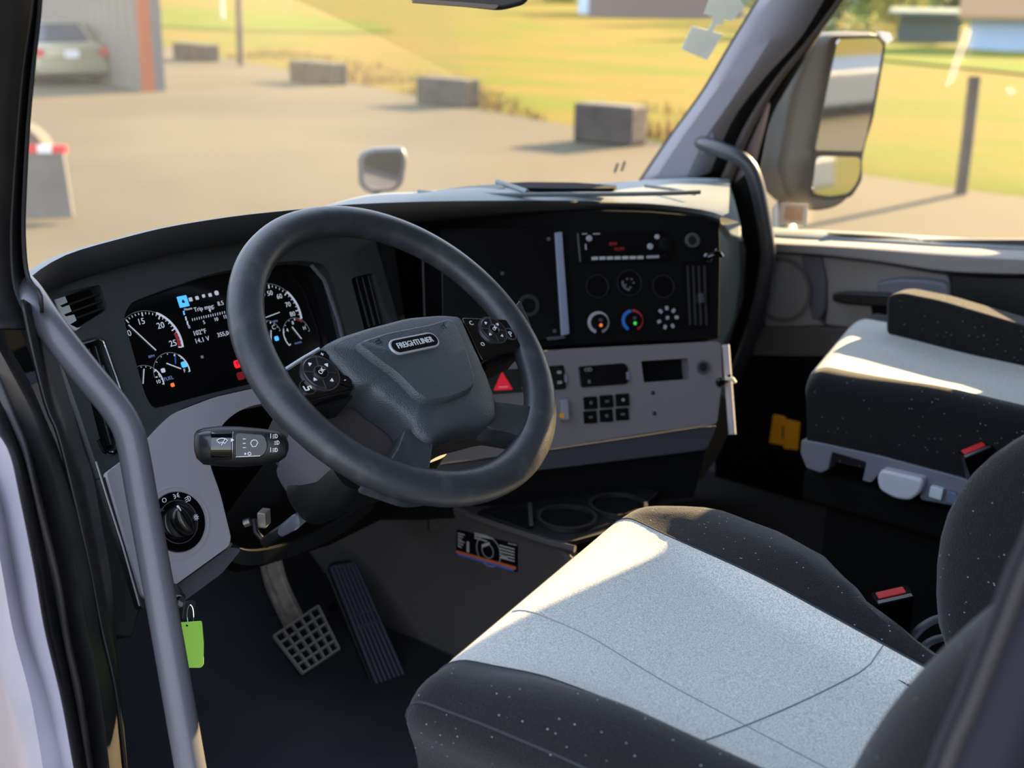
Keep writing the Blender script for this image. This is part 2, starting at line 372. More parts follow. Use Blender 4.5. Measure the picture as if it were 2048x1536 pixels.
# parked car by the shed
M_CAR = mat('olive_silver_paint', (150, 146, 122), .35, .4, coat=.5)
M_CGL = mat('car_glass', (46, 58, 76), .08, coat=.5)
cp = at_z(150, 170, GZ); cfr = Fr(V((cp.x-.1, cp.y, GZ)), (shd.y, -shd.x, 0), (0, 0, 1))   # n points back towards us
car = empty('parked_car', (cp.x, cp.y, GZ), 'silver olive sedan parked beside the corrugated shed, seen from behind', 'car')
def csec(w, hw, zb, zt, rr=.16): return [cfr.W(u, v, w) for u, v in rnd([(-hw, zb), (hw, zb), (hw*1.0, zt*.62), (hw*.93, zt), (-hw*.93, zt), (-hw, zt*.62)], rr, 4)]
loft('body', [csec(.25, .78, .3, .9), csec(.17, .88, .24, .97), csec(-.1, .91, .2, 1.0), csec(-1.2, .92, .2, 1.0), csec(-3.2, .92, .2, .95), csec(-4.2, .88, .22, .85), csec(-4.5, .75, .3, .7)], M_CAR, car, close=True, caps=True)
loft('roof', [[cfr.W(u, v, w-(v-.95)*.9) for u, v in rnd([(-.8, .95), (.8, .95), (.62, 1.44), (-.62, 1.44)], .12, 3)] for w in (-.35, -1.1, -2.4, -2.45)], M_CAR, car, close=True, caps=True)
prism('rear_window', Fr(cfr.W(0, 1.2, -.545), cfr.h, cfr.v*.74 - cfr.n*.66), rnd([(-.66, -.27), (.66, -.27), (.53, .27), (-.53, .27)], .06), 0, .03, M_CGL, car)
for s in (-1, 1): prism('tail_light', cfr, rect(s*.75, .78, .24, .2, .04), .18, .25, mat('tail_light_red', (205, 60, 60), .3), car, .01)
prism('licence_plate', cfr, rect(0, .74, .34, .17, .02), .24, .262, mat('plate_white', (225, 225, 232), .5), car)
prism('bumper', cfr, rect(0, .42, 1.7, .24, .06), .2, .33, M_CAR, car, .03)
for s in (-1, 1):
    for w in (-.75, -3.4):
        f2 = Fr(cfr.W(s*.8, .32, w), cfr.n, cfr.v); wh = lathe('wheel', f2, (0, 0), [(.1, -.1), (.31, -.11), (.32, 0), (.31, .11), (.1, .1)], M_RUB, car, 24)
# small trailer end with reflective tape
M_TRL = mat('dusty_trailer_panel', (104, 98, 92), .8, col2=(92, 88, 84), cscale=3)
tp = at_z(100, 446, GZ); tfr = Fr(tp, (cr.x, cr.y, 0), (0, 0, 1))
trl = empty('trailer_end', tp, 'dusty grey trailer end with red and white reflective tape beyond the driver pillar', 'trailer')
prism('panel', tfr, rnd([(-.75, .0), (.24, .06), (.2, .72), (-.75, .72)], .03), -.06, 0, M_TRL, trl, .015)
for i in range(6): prism('reflective_tape', tfr, [(x, .715+z) for x, z in rect(-.62+i*.145+.06, .035, .143, .075)], -.02, .012, M_RED if i % 2 else M_WHT, trl)
lathe('tyre', Fr(tfr.W(-.38, .62, -.25), tfr.h, tfr.v), (0, 0), [(.2, -.12), (.38, -.14), (.4, 0), (.38, .14), (.2, .12)], mat('dusty_tyre', (84, 78, 70), .9), trl, 28)
# distant buildings, cars and trees
def hut(px, py, w, d, h, mw, mr, name, lab, cat, pitch=.25, lng=0):
    p = at_z(px, py, GZ); dd = V((p.x-CAM.x, p.y-CAM.y, 0)).normalized(); f = Fr(V((p.x, p.y, GZ)), (-dd.y, dd.x, 0) if False else (dd.y, -dd.x, 0), (0, 0, 1))
    e = empty(name, (p.x, p.y, GZ), lab, cat)
    prism('wall', f, [(-w/2, 0), (w/2, 0), (w/2, h), (-w/2, h)], -d, 0, mw, e, .02)
    prism('roof', Fr(f.W(0, h, 0), f.n, f.v), [(-d-.6, -.1), (.6, -.1), (.6, .05), (-d/2, d*pitch), (-d-.6, .05)], -w/2-.5, w/2+.5, mr, e)
    return e, f
e, f = hut(1205, 30, 5, 6, 4.2, mat('pale_blue_wall', (186, 206, 226), .7), mat('pale_roof', (215, 215, 215), .6), 'pale_building', 'small pale blue building far across the field beyond the windshield', 'building')
e, f = hut(1330, 38, 14, 6, 3.0, mat('brown_grey_wall', (128, 112, 104), .8), mat('white_roof', (228, 226, 222), .5), 'long_shed', 'long low brown shed with a whitish roof across the field', 'shed', .06)
e, f = hut(1855, 88, 3.0, 2.5, 1.5, mat('dark_green_wall', (52, 74, 76), .8), mat('dark_green_roof', (66, 90, 86), .8), 'green_shed', 'dark green shed at the far side of the field seen past the mirror', 'shed', .1)
e, f = hut(2085, 108, 6.2, 4, 1.5, mat('light_blue_wall', (150, 176, 208), .7), mat('brown_roof_a', (150, 118, 84), .8), 'brown_roofed_house', 'light blue house under a wide brown roof at the field edge', 'house', .75)
M_LEAF = [mat('leaves_%s' % n, c, .9, col2=c2, cscale=1.2, detail=3) for n, c, c2 in (('green', (96, 128, 62), (148, 158, 60)), ('bluish', (84, 112, 92), (120, 140, 104)), ('yellow', (150, 156, 58), (186, 170, 70)))]
M_BARK = mat('bark', (92, 76, 62), .9)
def tree(px, py, h, r, k, lab):
    p = at_z(px, py, GZ); e = empty('tree', (p.x, p.y, GZ), lab, 'tree', 'trees beyond the field')
    tube('trunk', [(p.x, p.y, GZ-.1), (p.x+.05, p.y, GZ+h*.3), (p.x, p.y+.1, GZ+h*.6)], r*.09, M_BARK, e, 8)
    vs = []; fs = []
    rg = random.Random(px)
    for i in range(2200):
        a = rg.random()*6.283; b = math.acos(rg.uniform(-1, 1)); q = r*(.55+.45*rg.random())*(1+.3*math.sin(3*a+px)*math.sin(2*b))
        c = V((p.x+q*math.sin(b)*math.cos(a), p.y+q*math.sin(b)*math.sin(a), GZ+h*.5+.2+q/r*h*.48*math.cos(b)))
        s = r*.12; k2 = len(vs); u = V((rg.uniform(-1, 1), rg.uniform(-1, 1), rg.uniform(-1, 1))).normalized()*s; w = u.orthogonal().normalized()*s*.6
        vs.extend([c-u, c+w, c+u, c-w]); fs.append([k2, k2+1, k2+2, k2+3])
    obj('crown', vs, fs, M_LEAF[k], e, smooth=False)
for px, py, h, r, k, lab in [(1545, 50, 8, 2.6, 1, 'bluish green tree behind the passenger windshield pillar'), (1640, 76, 5.5, 1.9, 1, 'grey green tree directly above the side mirror'),
        (1735, 58, 8, 2.6, 0, 'mid green tree just past the side mirror top'), (1796, 78, 5, 1.6, 2, 'bright yellow green tree beside the dark green shed'),
        (1900, 62, 8, 2.8, 0, 'green tree rising behind the dark green shed'), (1990, 46, 10, 3.4, 1, 'dark bluish tree behind the brown roofed house'),
        (1440, 36, 6, 2.6, 0, 'green tree behind the white card on the windshield'), (1270, 14, 8, 4, 1, 'bluish tree behind the long low shed'),
        (1130, 12, 9, 5, 2, 'olive tree at the field end near the pale building'), (980, 2, 9, 6, 0, 'green tree far off above the dark sensor housing')]:
    tree(px, py, h, r, k, lab)
# things behind the truck that its mirrors reflect
M_TRK = mat('dark_blue_trailer', (52, 70, 96), .5)
pk = empty('flat_trailer', (10.5, -16, GZ), 'low dark blue trailer parked behind the truck, seen only in the side mirror', 'trailer')
box('body', (10.6, -16, GZ+.5), (6.5, 1.6, .55), M_TRK, pk, bev=.05, rz=-.5)
for i in range(4): lathe('wheel', Fr((9.6+(i//2)*1.2, -15.6-(i % 2)*.9-(i//2)*.6, GZ+.22), (.88, -.48, 0), (0, 0, 1)), (0, 0), [(.08, -.08), (.22, -.09), (.22, .09), (.08, .08)], M_RUB, pk, 20)
# ================================================================== truck body
M_BODY = M_PAINT
tag(box('floor', (.0, -.45, -.03), (2.0, 3.0, .06), M_CARP), kind='structure')
tag(box('ceiling', (0, -.85, 1.78), (2.1, 2.3, .06), mat('headliner', (150, 148, 144), .9)), kind='structure')
tag(box('wall_back', (0, -2.0, .85), (2.1, .06, 1.9), mat('back_wall', (96, 94, 94), .9)), kind='structure')
tag(box('wall_left', (-1.02, -1.52, .85), (.05, .92, 1.9), mat('side_wall', (96, 94, 94), .9)), kind='structure')
tag(box('wall_right', (1.08, -1.215, .85), (.06, 1.57, 1.9), mat('side_wall', (96, 94, 94), .9)), kind='structure')
tag(box('trim_1', (0, .15, 1.70), (2.1, .4, .14), mat('header', (40, 40, 42), .8)), kind='structure')
tag(box('trim_2', (-1.02, -.5, 1.70), (.06, 1.2, .16), M_BODY), kind='structure')
tag(box('wall_front', (.02, 1.0, .30), (1.96, .06, .64), M_SOOT), kind='structure')
fl = empty('floor_mat', (-.5, .1, 0), 'dark navy rubber mat covering the driver footwell', 'floor mat')
vs = []
prof = [(-.75, .012), (.45, .012), (.56, .03), (.68, .12), (.86, .36), (.9, .5)]
loft('mat', [[V((x, y, z)) for y, z in prof] for x in (-.93, -.7, -.45, -.13)], M_MAT, fl, thick=.01)
tag(box('sleeper_shade_box', (0, -3.4, .9), (2.3, 2.6, 3.2), M_BODY, bev=.1), kind='structure')  # unseen box behind the cab, added to cast shade on the left
tag(box('chassis_shade_box', (0, -2.6, -.55), (1.9, 8.2, .7), M_SOOT), kind='structure')  # unseen box below the floor, added to stop sun passing underneath
tag(box('trim_20', (1.04, -.2, 1.48), (.05, 1.1, .62), mat('header', (40, 40, 42), .8)), kind='structure')
tag(box('trim_21', (1.05, .66, .28), (.05, .64, .64), M_BODY), kind='structure')
tag(box('trim_22', (-.97, .66, .28), (.05, .62, .64), M_BODY), kind='structure')
# windshield pillar, passenger side
PX = .93
fpl = Fr((PX, 0, 0), (0, -1, 0), (0, 0, 1))     # faces -x
def pp(name, pts, x, th, m, kind='structure', bev=0, r=0, parent=None):
    f = Fr((x, 0, 0), (0, -1, 0), (0, 0, 1)); q = f.Q(pts)
    if r: q = rnd(q, r)
    o = prism(name, f, q, -th, 0, m, parent, bev)
    return tag(o, kind=kind) if kind and not parent else o
ap = [[(1286, 362), (1345, 275), (1410, 185), (1462, 98), (1517, 8), (1580, -100)], [(1310, 362), (1368, 275), (1436, 180), (1492, 98), (1556, -20), (1610, -120)],
      [(1370, 362), (1412, 275), (1472, 186), (1530, 98), (1596, -20), (1660, -120)], [(1420, 344), (1467, 234), (1532, 150), (1600, 76), (1660, -20), (1720, -120)]]
def strip(name, curves, xs, m, n=26, parent=None, thick=.004, yz=None):
    cs = [resample(catmull([at_x(x, y, xv) for x, y in c], 6), n) for c, xv in zip(curves, xs)]
    return loft(name, cs, m, parent, thick=thick)
M_PILL = mat('pillar_trim_grey', (112, 111, 120), .65, bump=.2, scale=500, bdist=.0005)
tag(strip('trim_3', [ap[0], ap[1], ap[2], ap[3]], [.95, .91, .905, .93], M_PILL), kind='structure')
tag(strip('trim_4', [[(x-10, y) for x, y in ap[0]], ap[0]], [1.0, .945], M_SOOT), kind='structure')
gl = [(1521, 334), (1530, 285), (1545, 219), (1572, 176), (1697, 0), (1760, -100)]
tag(strip('trim_5', [ap[3], [(1452, 342), (1500, 234), (1556, 155), (1620, 76), (1690, -20), (1745, -120)]], [.93, .96], M_SOOT), kind='structure')
tag(strip('trim_6', [[(1440, 360), (1490, 250), (1551, 155), (1616, 76), (1686, -20), (1741, -120)], [(1460, 372), (1504, 262), (1560, 165), (1630, 76), (1697, -20), (1750, -120)]], [.945, .955], mat('worn_seal', (66, 60, 58), .6)), kind='structure')
tag(strip('trim_7', [[(1440, 380), (1506, 250), (1545, 180), (1628, 76), (1690, -20), (1750, -120)], [(1505, 400), (1521, 334), (1540, 240), (1572, 176), (1680, 0), (1765, -120)]], [.975, 1.0], M_SOOT), kind='structure')
tag(strip('trim_8', [[(1455, 420), (1480, 330), (1510, 262), (1534, 205)], [(1500, 420), (1512, 330), (1527, 262), (1538, 205)]], [.968, .985], mat('brown_grey_paint', (122, 108, 112), .5)), kind='structure')
tag(strip('trim_23', [[(x+6, y+30) for x, y in ap[0]], [(1478, 385), (1505, 345), (1530, 240), (1560, 180), (1670, 0), (1755, -120)]], [1.0, 1.015], M_SOOT), kind='structure')
# windshield and passenger glass
G_WS = glass('windshield_glass', (.97, .98, .96), .02, .05)
ws_b = [(-.93, .62, .66), (-.55, .87, .66), (0, .98, .66), (.55, .89, .69), (.96, .64, .70)]
ws_t = [(-.88, .10, 1.62), (-.5, .26, 1.66), (0, .34, 1.67), (.5, .26, 1.66), (.92, .06, 1.60)]
cb = catmull(ws_b, 8); ct = catmull(ws_t, 8)
tag(loft('window_1', [cb, ct], G_WS), kind='structure')
G_PW = glass('dusty_door_glass', (.97, .97, .94), .04, .05)
wfr = Fr((1.03, 0, 0), (0, -1, 0), (0, 0, 1))
wp = wfr.Q([(1495, 470), (1510, 380), (1521, 334), (1545, 219), (1572, 176)])+[(-.14, 1.28), (.75, 1.28), (.75, .62)]
tag(prism('window_2', wfr, wp, -.004, 0, G_PW), kind='structure')
wfr2 = Fr((1.02, 0, 0), (0, -1, 0), (0, 0, 1))
lb = empty('window_label', at_x(1588, 426, 1.02), 'small pale orange label with a white border stuck low on the passenger window', 'label')
prism('backing', wfr2, wfr2.Q([(1562, 406), (1616, 408), (1614, 450), (1556, 446)]), 0, .001, mat('label_cream', (226, 214, 196), .6), lb)
prism('print_area', wfr2, wfr2.Q([(1572, 412), (1608, 413), (1606, 443), (1568, 440)]), .001, .0018, mat('label_orange', (222, 180, 136), .6, col2=(205, 160, 130), cscale=60), lb)
M_GPATCH = mat('pale_glass_patch', (235, 232, 215), .6)  # pale translucent shapes just inside the passenger glass
for pts, lab in [([(1888, 175), (1906, 168), (1925, 120), (1948, 60), (1930, 52), (1912, 100)], 'long pale smear running down the passenger window glass'),
                 ([(2008, 178), (2022, 170), (2034, 184), (2022, 194)], 'small round white smear near the passenger window rear'),
                 ([(1935, 130), (1944, 100), (1950, 70), (1940, 110)], 'thin short pale streak beside the long smear on the window')]:
    tag(prism('pale_glass_patch', wfr2, rnd(wfr2.Q(pts), .01), 0, .0006, glass('patch_%d' % len(lab), (1, 1, 1), .25, .02, dustcol=(1, .98, .9))), lab, 'patch')
# white cards hanging at the windshield
cfr2 = Fr(at_d(1425, 50, 2.75), (cr.x, cr.y, 0), (0, -.25, 1))
M_CARD = mat('white_card', (226, 228, 216), .6)
for pts, lab in [([(1420, -5), (1478, -8), (1490, 15), (1462, 42), (1408, 28)], 'white card stuck on the upper windshield corner by the pillar'),
                 ([(1384, 52), (1446, 68), (1414, 120), (1362, 98)], 'pale card dangling below the upper white card on the windshield')]:
    tag(prism('windshield_card', cfr2, cfr2.Q(pts), 0, .002, M_CARD), lab, 'card', None)
tag(prism('card_tie', cfr2, cfr2.Q([(1424, 30), (1448, 36), (1446, 46), (1432, 52), (1422, 68), (1412, 64), (1424, 46)]), .0005, .0022, M_CARD), 'crumpled white tape joining the two windshield cards', 'tape')
mk = Fr(at_d(1238, 335, 3.0), (cr.x, cr.y, 0), (0, -.5, 1))
M_DM = mat('mark_grey', (90, 92, 100), .6)
tag(multi('glass_mark', mk, [line(*mk.P(1229, 345), *mk.P(1236, 326), .006), line(*mk.P(1243, 342), *mk.P(1250, 322), .006)], 0, .001, M_DM), 'two short dark streaks on the lower windshield above the dash', 'mark')
# sensor housing at the top of the windshield
sfr = Fr(at_d(930, 0, 1.75), (cr.x, cr.y, 0), (0, 0, 1))
so_ = empty('sensor_housing', sfr.o, 'dark rounded sensor housing hanging at the top of the windshield', 'sensor housing')
prism('shell', sfr, rnd(sfr.Q([(806, -60), (1068, -60), (1056, 8), (1000, 22), (815, 2)]), .012), -.06, 0, mat('housing_dark', (34, 32, 34), .4), so_, .008)
prism('lower_lip', sfr, rnd(sfr.Q([(830, -4), (1000, 9), (992, 19), (822, 6)]), .004), 0, .006, mat('housing_lip', (110, 98, 88), .4), so_, .002)
# hood and its mirror
hd = empty('hood', (0, 1.2, .2), 'silver lavender truck hood in front of the windshield', 'hood')
loft('panel', [[V((x, y, z-.16*(x/1.0)**4)) for x in (-1.05, -.9, -.6, -.3, 0, .3, .6, .9, 1.05)] for y, z in ((1.02, .30), (1.5, .26), (2.2, .14), (2.9, -.05), (3.1, -.3))], M_BODY, hd, thick=.02)
hm = at_d(763, 343, 4.0)
hmf = Fr(hm, (cr.x, cr.y, 0), (0, 0, 1))
hme = empty('hood_mirror', (hm.x, hm.y, hm.z-.3), 'small rounded mirror standing on the hood seen just above the dash', 'mirror')
hp = hmf.Q([(714, 310), (742, 297), (806, 295), (814, 320), (806, 368), (790, 384), (736, 389), (716, 372)])
prism('housing', hmf, rnd(hp, .03, 6), -.05, 0, mat('mirror_shell', (70, 70, 74), .4), hme, .012)
M_MIRR = mat('mirror_glass', (205, 208, 208), .03, 1)
hf2 = hmf.rot(0, 0, 0); hf2 = Fr(hmf.o+hmf.n*.004, hmf.h, hmf.v + hmf.n*.03)
prism('mirror_face', hf2, rnd(hf2.Q([(728, 314), (748, 305), (800, 303), (805, 322), (797, 362), (784, 376), (744, 380), (728, 366)]), .025, 6), -.003, .0, M_MIRR, hme)
tube('stalk', [(hm.x, hm.y+.02, hm.z-.05), (hm.x-.03, hm.y+.03, hm.z-.2), (hm.x-.28, hm.y+.06, -.02)], .014, M_BLK, hme)
# passenger side mirror
smf = Fr(at_x(1690, 250, 1.36), (.93, -.36, 0), (0, 0, 1))
sme = empty('side_mirror', at_x(1640, 430, 1.2), 'tall side mirror with a flat upper and small lower glass outside the passenger window', 'mirror')
M_SHELL = mat('mirror_shell_grey', (36, 40, 43), .55)
sp = smf.Q([(1664, 68), (1755, 64), (1776, 82), (1748, 240), (1722, 372), (1690, 412), (1650, 425), (1608, 420), (1572, 385), (1562, 340), (1590, 180), (1628, 80)])
prism('housing', smf, rnd(sp, .03, 5), -.11, 0, M_SHELL, sme, .02, seg=3)
fg = Fr(smf.W(0, 0, .004), (.955, -.30, 0), (0, -.02, 1))
prism('frame', smf, rnd(smf.Q([(1660, 72), (1756, 70), (1770, 88), (1744, 238), (1722, 306), (1722, 360), (1700, 395), (1655, 400), (1618, 394), (1622, 310), (1648, 160)]), .015), 0, .006, M_SOOT, sme, .003)
prism('flat_glass', fg, rnd(fg.Q([(1672, 78), (1752, 76), (1762, 90), (1740, 215), (1722, 302), (1626, 300), (1652, 170)]), .01), .004, .007, M_MIRR, sme)
fg2 = Fr(smf.W(0, 0, .004), (.97, -.24, 0), (0, .05, 1))
prism('wide_angle_glass', fg2, rnd(fg2.Q([(1628, 312), (1718, 314), (1714, 358), (1694, 386), (1655, 392), (1620, 386)]), .02), .004, .007, M_MIRR, sme)
prism('top_cap', smf, rnd(smf.Q([(1752, 62), (1774, 66), (1780, 80), (1768, 88), (1756, 76)]), .004), .0, .012, mat('bright_cap', (235, 235, 232), .3), sme, .003)
tube('mount_arm', [smf.W(*smf.P(1630, 400), -.05), smf.W(*smf.P(1600, 430), -.06), at_x(1570, 470, 1.1), at_x(1560, 500, 1.05)], .03, M_BLK, sme)
# ================================================================== driver door frame
def jam(name, curves, xs, m, n=40, lab=None): return tag(strip(name, curves, xs, m, n), kind='structure')
E0 = [(-4, 852), (30, 905), (52, 1000), (80, 1140), (101, 1262), (134, 1400), (163, 1560)]
pm = [(-50, 880), (-26, 930), (2, 1000), (28, 1140), (52, 1262), (95, 1400), (130, 1560)]
pm2 = [(-80, 880), (-52, 930), (-22, 1000), (4, 1140), (26, 1262), (62, 1400), (90, 1560)]
pl_ = [(-200, 880), (-180, 930), (-150, 1000), (-130, 1140), (-110, 1262), (-90, 1400), (-60, 1560)]
jam('trim_9', [E0, [(x-12, y) for x, y in E0], pm, pm2, pl_], [-.985, -1.0, -.985, -1.008, -1.02], M_PAINT)
rb = [(-8, 715), (33, 813), (62, 884), (92, 1000), (129, 1157), (150, 1280), (174, 1394), (197, 1560)]
s1 = [(-4, 790), (36, 880), (60, 950), (84, 1060), (108, 1180), (132, 1300), (158, 1430), (182, 1560)]
jam('trim_10', [E0, s1], [-.985, -.955], M_RUB)
jam('trim_11', [s1, rb], [-.962, -.950], M_RUB)
up = [(-20, 560), (10, 690), (49, 760), (88, 850), (111, 905), (140, 1000), (174, 1140), (195, 1262), (223, 1384), (243, 1560)]
jam('trim_12', [rb, [(-12, 680), (30, 760), (66, 830), (92, 905), (118, 1000), (152, 1140), (174, 1262), (200, 1384), (222, 1560)], up], [-.950, -.958, -.925], M_RUB)
rbx = [at_x(x+1, y, -.944) for x, y in [(-6, 725), (33, 813), (62, 884), (92, 1000), (129, 1157), (150, 1280), (174, 1394), (197, 1560)]]
tag(tube('trim_13', resample(catmull(rbx, 6), 50), .0042, M_RUBT, n=8), kind='structure')
s1x = [at_x(x, y, -.950) for x, y in s1]
tag(tube('trim_14', resample(catmull(s1x, 6), 50), .0065, M_RUB, n=10), kind='structure')
# driver side A pillar
dp = [(86, -40), (84, 20), (72, 130), (61, 250), (54, 380), (52, 470), (60, 552), (84, 585), (88, 625)]
dpl = [(62, -40), (58, 20), (42, 130), (31, 250), (22, 380), (18, 470), (22, 560), (36, 610), (60, 660)]
jam('trim_15', [dp, [(x-8, y+3) for x, y in dp], dpl], [-.90, -.875, -.90], M_LEATH)
tag(tube('trim_16', resample(catmull([at_x(x, y, -.912) for x, y in dpl], 6), 40), .0028, mat('pillar_piping', (96, 98, 98), .6), n=8), kind='structure')
jam('trim_17', [[(x-1, y) for x, y in dpl], [(x-30, y) for x, y in dpl], [(x-160, y) for x, y in dpl]], [-.915, -.93, -1.0], M_RUB)
# inner side trim below the pillar
jam('trim_18', [[(40, 600), (60, 700), (88, 813), (111, 868), (140, 982), (174, 1130), (200, 1262), (228, 1384), (250, 1560)], [(70, 620), (106, 715), (135, 810), (160, 900), (178, 950), (196, 1050), (214, 1150), (224, 1262), (236, 1400)]], [-.925, -.87], M_BLK)
# ================================================================== dashboard
CL = Fr((-.52, .30, .75), (1, 0, 0), (0, math.sin(math.radians(24)), math.cos(math.radians(24))))
_a, _t = math.radians(36), math.radians(20); _nh = V((-math.sin(_a), -math.cos(_a), 0))
BP = Fr((.22, .18, .71), (math.cos(_a), -math.sin(_a), 0), V((0, 0, 1))*math.cos(_t) - _nh*math.sin(_t))
dash = empty('dashboard', (0, .3, .4), 'charcoal and grey wraparound truck dashboard with a black centre panel', 'dashboard')
bz = [((68, 556), .815), ((100, 532), .822), ((150, 507), .83), ((240, 481), .838), ((342, 456), .845), ((478, 434), .847), ((600, 421), .845), ((700, 411), .838), ((850, 405), .822), ((1000, 403), .805), ((1150, 403), .793), ((1300, 409), .78), ((1390, 419), .772), ((1430, 428), .767), ((1441, 433), .765)]
brow = resample(catmull([at_z(x, y, z) for (x, y), z in bz], 6), 60)
def nrm(i, path):
    t = path[min(i+1, len(path)-1)]-path[max(i-1, 0)]; t.z = 0; t.normalize(); return V((t.y, -t.x, 0))   # towards the driver
bands = [(-.006, .0), (-.003, .0005), (.0, -.005), (.001, -.014), (-.002, -.030), (-.007, -.036), (-.02, -.040), (-.05, -.036)]
def bh(i): t = i/59; return 1.0 if t < .45 else max(.42, 1-(t-.45)*1.6)
loft('brow_pad', [[brow[i]+nrm(i, brow)*o+V((0, 0, z*(bh(i) if z < 0 else 1))) for i in range(60)] for o, z in bands], M_LEATH, dash)
mid = resample(catmull([(-.90, .42, .725), (-.7, .50, .735), (-.42, .55, .745), tuple(at_z(700, 397, .802)), tuple(at_z(850, 383, .80)), tuple(at_z(1000, 367, .80)), tuple(at_z(1200, 366, .785)), tuple(at_z(1290, 361, .765)), tuple(at_z(1460, 358, .735))], 6), 60)
far = resample(catmull([(-.96, .60, .64), (-.55, .86, .64), (0, .96, .645), (.55, .88, .67), (.97, .64, .685)], 6), 60)
in1 = [brow[i]-nrm(i, brow)*.02+V((0, 0, -.0015 if i < 24 else -.0015+.006*min(1, (i-24)/8))) for i in range(60)]
in0 = [brow[i]-nrm(i, brow)*.004+V((0, 0, .001)) for i in range(60)]
in2 = [in1[i].lerp(mid[i], .35)+V((0, 0, 0 if i < 24 else .003*min(1, (i-24)/8))) for i in range(60)]
loft('dash_top', [in0, in1, in2, mid, [mid[i].lerp(far[i], .4)-V((0, 0, .03)) for i in range(60)], far], M_DTOP, dash)
# tray on the top; flat dark and olive patches paint the recess's shade and light
tz = .8085
TF = Fr((0, 0, tz), (1, 0, 0), (0, 1, 0))
rimp = [at_z(x, y, tz) for x, y in [(838, 383), (860, 387), (930, 389), (1000, 390), (1120, 389), (1250, 388), (1350, 386), (1400, 384)]]
tube('tray_rim', resample(catmull(rimp, 6), 40), .004, M_DTOP, dash, 8)
tube('tray_divider', [at_z(995, 364, tz), at_z(1020, 372, tz), at_z(1055, 384, tz)], .005, M_DTOP, dash, 8)
prism('painted_recess', TF, rnd([TF.P(x, y) for x, y in [(1012, 368), (1060, 366), (1150, 367), (1235, 373), (1228, 379), (1130, 379), (1045, 378)]], .01), -.004, .002, M_SOOT, dash)
prism('painted_recess', TF, rnd([TF.P(x, y) for x, y in [(868, 383), (930, 374), (1000, 369), (1012, 377), (960, 383)]], .01), -.004, .001, mat('tray_lit_olive', (90, 92, 86), .7), dash)
tube('wiring', [at_z(x, y, .79) for x, y in [(1290, 372), (1340, 378), (1390, 388)]], .003, M_DTOP, dash, 8)
# instrument surround
sur = [(66, 588), (120, 560), (265, 520), (470, 482), (640, 470), (765, 462), (772, 500), (800, 620), (815, 720), (770, 760), (600, 762), (506, 775), (430, 792), (352, 822), (322, 852), (286, 890), (215, 948), (203, 960), (150, 800), (120, 720), (85, 650)]
clo = [(246, 634), (262, 604), (330, 578), (420, 548), (520, 528), (600, 520), (652, 528), (668, 570), (700, 700), (706, 742), (640, 748), (500, 768), (400, 792), (330, 812), (306, 818), (290, 790), (268, 710)]
ven1 = [(108, 600), (200, 568), (207, 590), (216, 618), (152, 658), (120, 630)]
ven2 = [(160, 690), (198, 677), (207, 684), (256, 828), (232, 900), (214, 906), (200, 880), (170, 760)]
ven3 = [(702, 556), (748, 544), (776, 648), (730, 664)]
prism('instrument_surround', CL, rnd(CL.Q(sur), .02), -.03, 0, M_SURR, dash, .004, holes=[rnd(CL.Q(clo), .018), rnd(CL.Q(ven1), .006), rnd(CL.Q(ven2), .012), rnd(CL.Q(ven3), .006)])
prism('surround_backing', CL, CL.Q([(66, 588), (470, 482), (765, 462), (815, 720), (600, 762), (352, 822), (203, 950)]), -.06, -.045, M_SOOT, dash)
# upper lip over cluster
# air vents
def vent(lab_n, outline, fr, slats, frame=None, fm=M_CHR, mslat=M_BLK):
    g = obj_dummy = prism('air_vent', fr, rnd(fr.Q(outline), .006), -.044, -.024, M_SOOT, dash)
    for s in slats:
        (x0, y0), (x1, y1), wd_ = s; a, b = fr.P(x0, y0, -.008), fr.P(x1, y1, -.008)
        prism('slat', fr, line(*a, *b, wd_), -.026, -.006, mslat, g, .0008)
    return g
v1 = vent(1, ven1, CL, [((124, 614), (205, 585), .003), ((132, 628), (209, 600), .003), ((140, 641), (213, 614), .003)])
prism('vent_edge', CL, CL.Q([(108, 600), (128, 594), (133, 606), (118, 612), (122, 616), (136, 611), (141, 624), (126, 630), (130, 634), (146, 630), (151, 642), (138, 650), (152, 657), (160, 655), (150, 662), (130, 648)]), -.01, .003, mat('vent_silver', (168, 172, 172), .4), v1)
v2 = vent(2, ven2, CL, [((177, 697), (215, 840), .0022), ((190, 692), (240, 870), .0022), ((186, 760), (222, 890), .003), ((205, 730), (236, 830), .0022)], mslat=mat('glossy_slat', (40, 40, 44), .15))
q = [at for at in CL.Q([(158, 688), (196, 676), (207, 682), (214, 700), (258, 826), (262, 850)], .002)]
tube('chrome_bezel', resample([CL.W(u, v, .002) for u, v in q], 30), .0022, M_CHR, v2, 8)
tube('black_bezel', resample([CL.W(u, v, .001) for u, v in CL.Q([(262, 850), (246, 896), (222, 908), (210, 903), (198, 878)], .002)], 20), .003, M_GLOSS, v2, 8)
v3 = vent(3, ven3, CL, [((712+k*12, 556-k*3), (738+k*11, 656-k*4), .004) for k in range(4)], mslat=mat('slat_black', (22, 22, 24), .35))
tube('bezel_line', [CL.W(*CL.P(765, 486, .003), .003), CL.W(*CL.P(782, 550, .003), .003), CL.W(*CL.P(800, 620, .003), .003)], .0016, mat('bezel_grey', (120, 120, 122), .4), dash, 8)
tube('bezel_line', [CL.W(*CL.P(622, 530, .003), .003), CL.W(*CL.P(648, 560, .003), .003), CL.W(*CL.P(676, 640, .003), .003), CL.W(*CL.P(690, 700, .003), .003)], .003, M_LAVD, dash, 8)
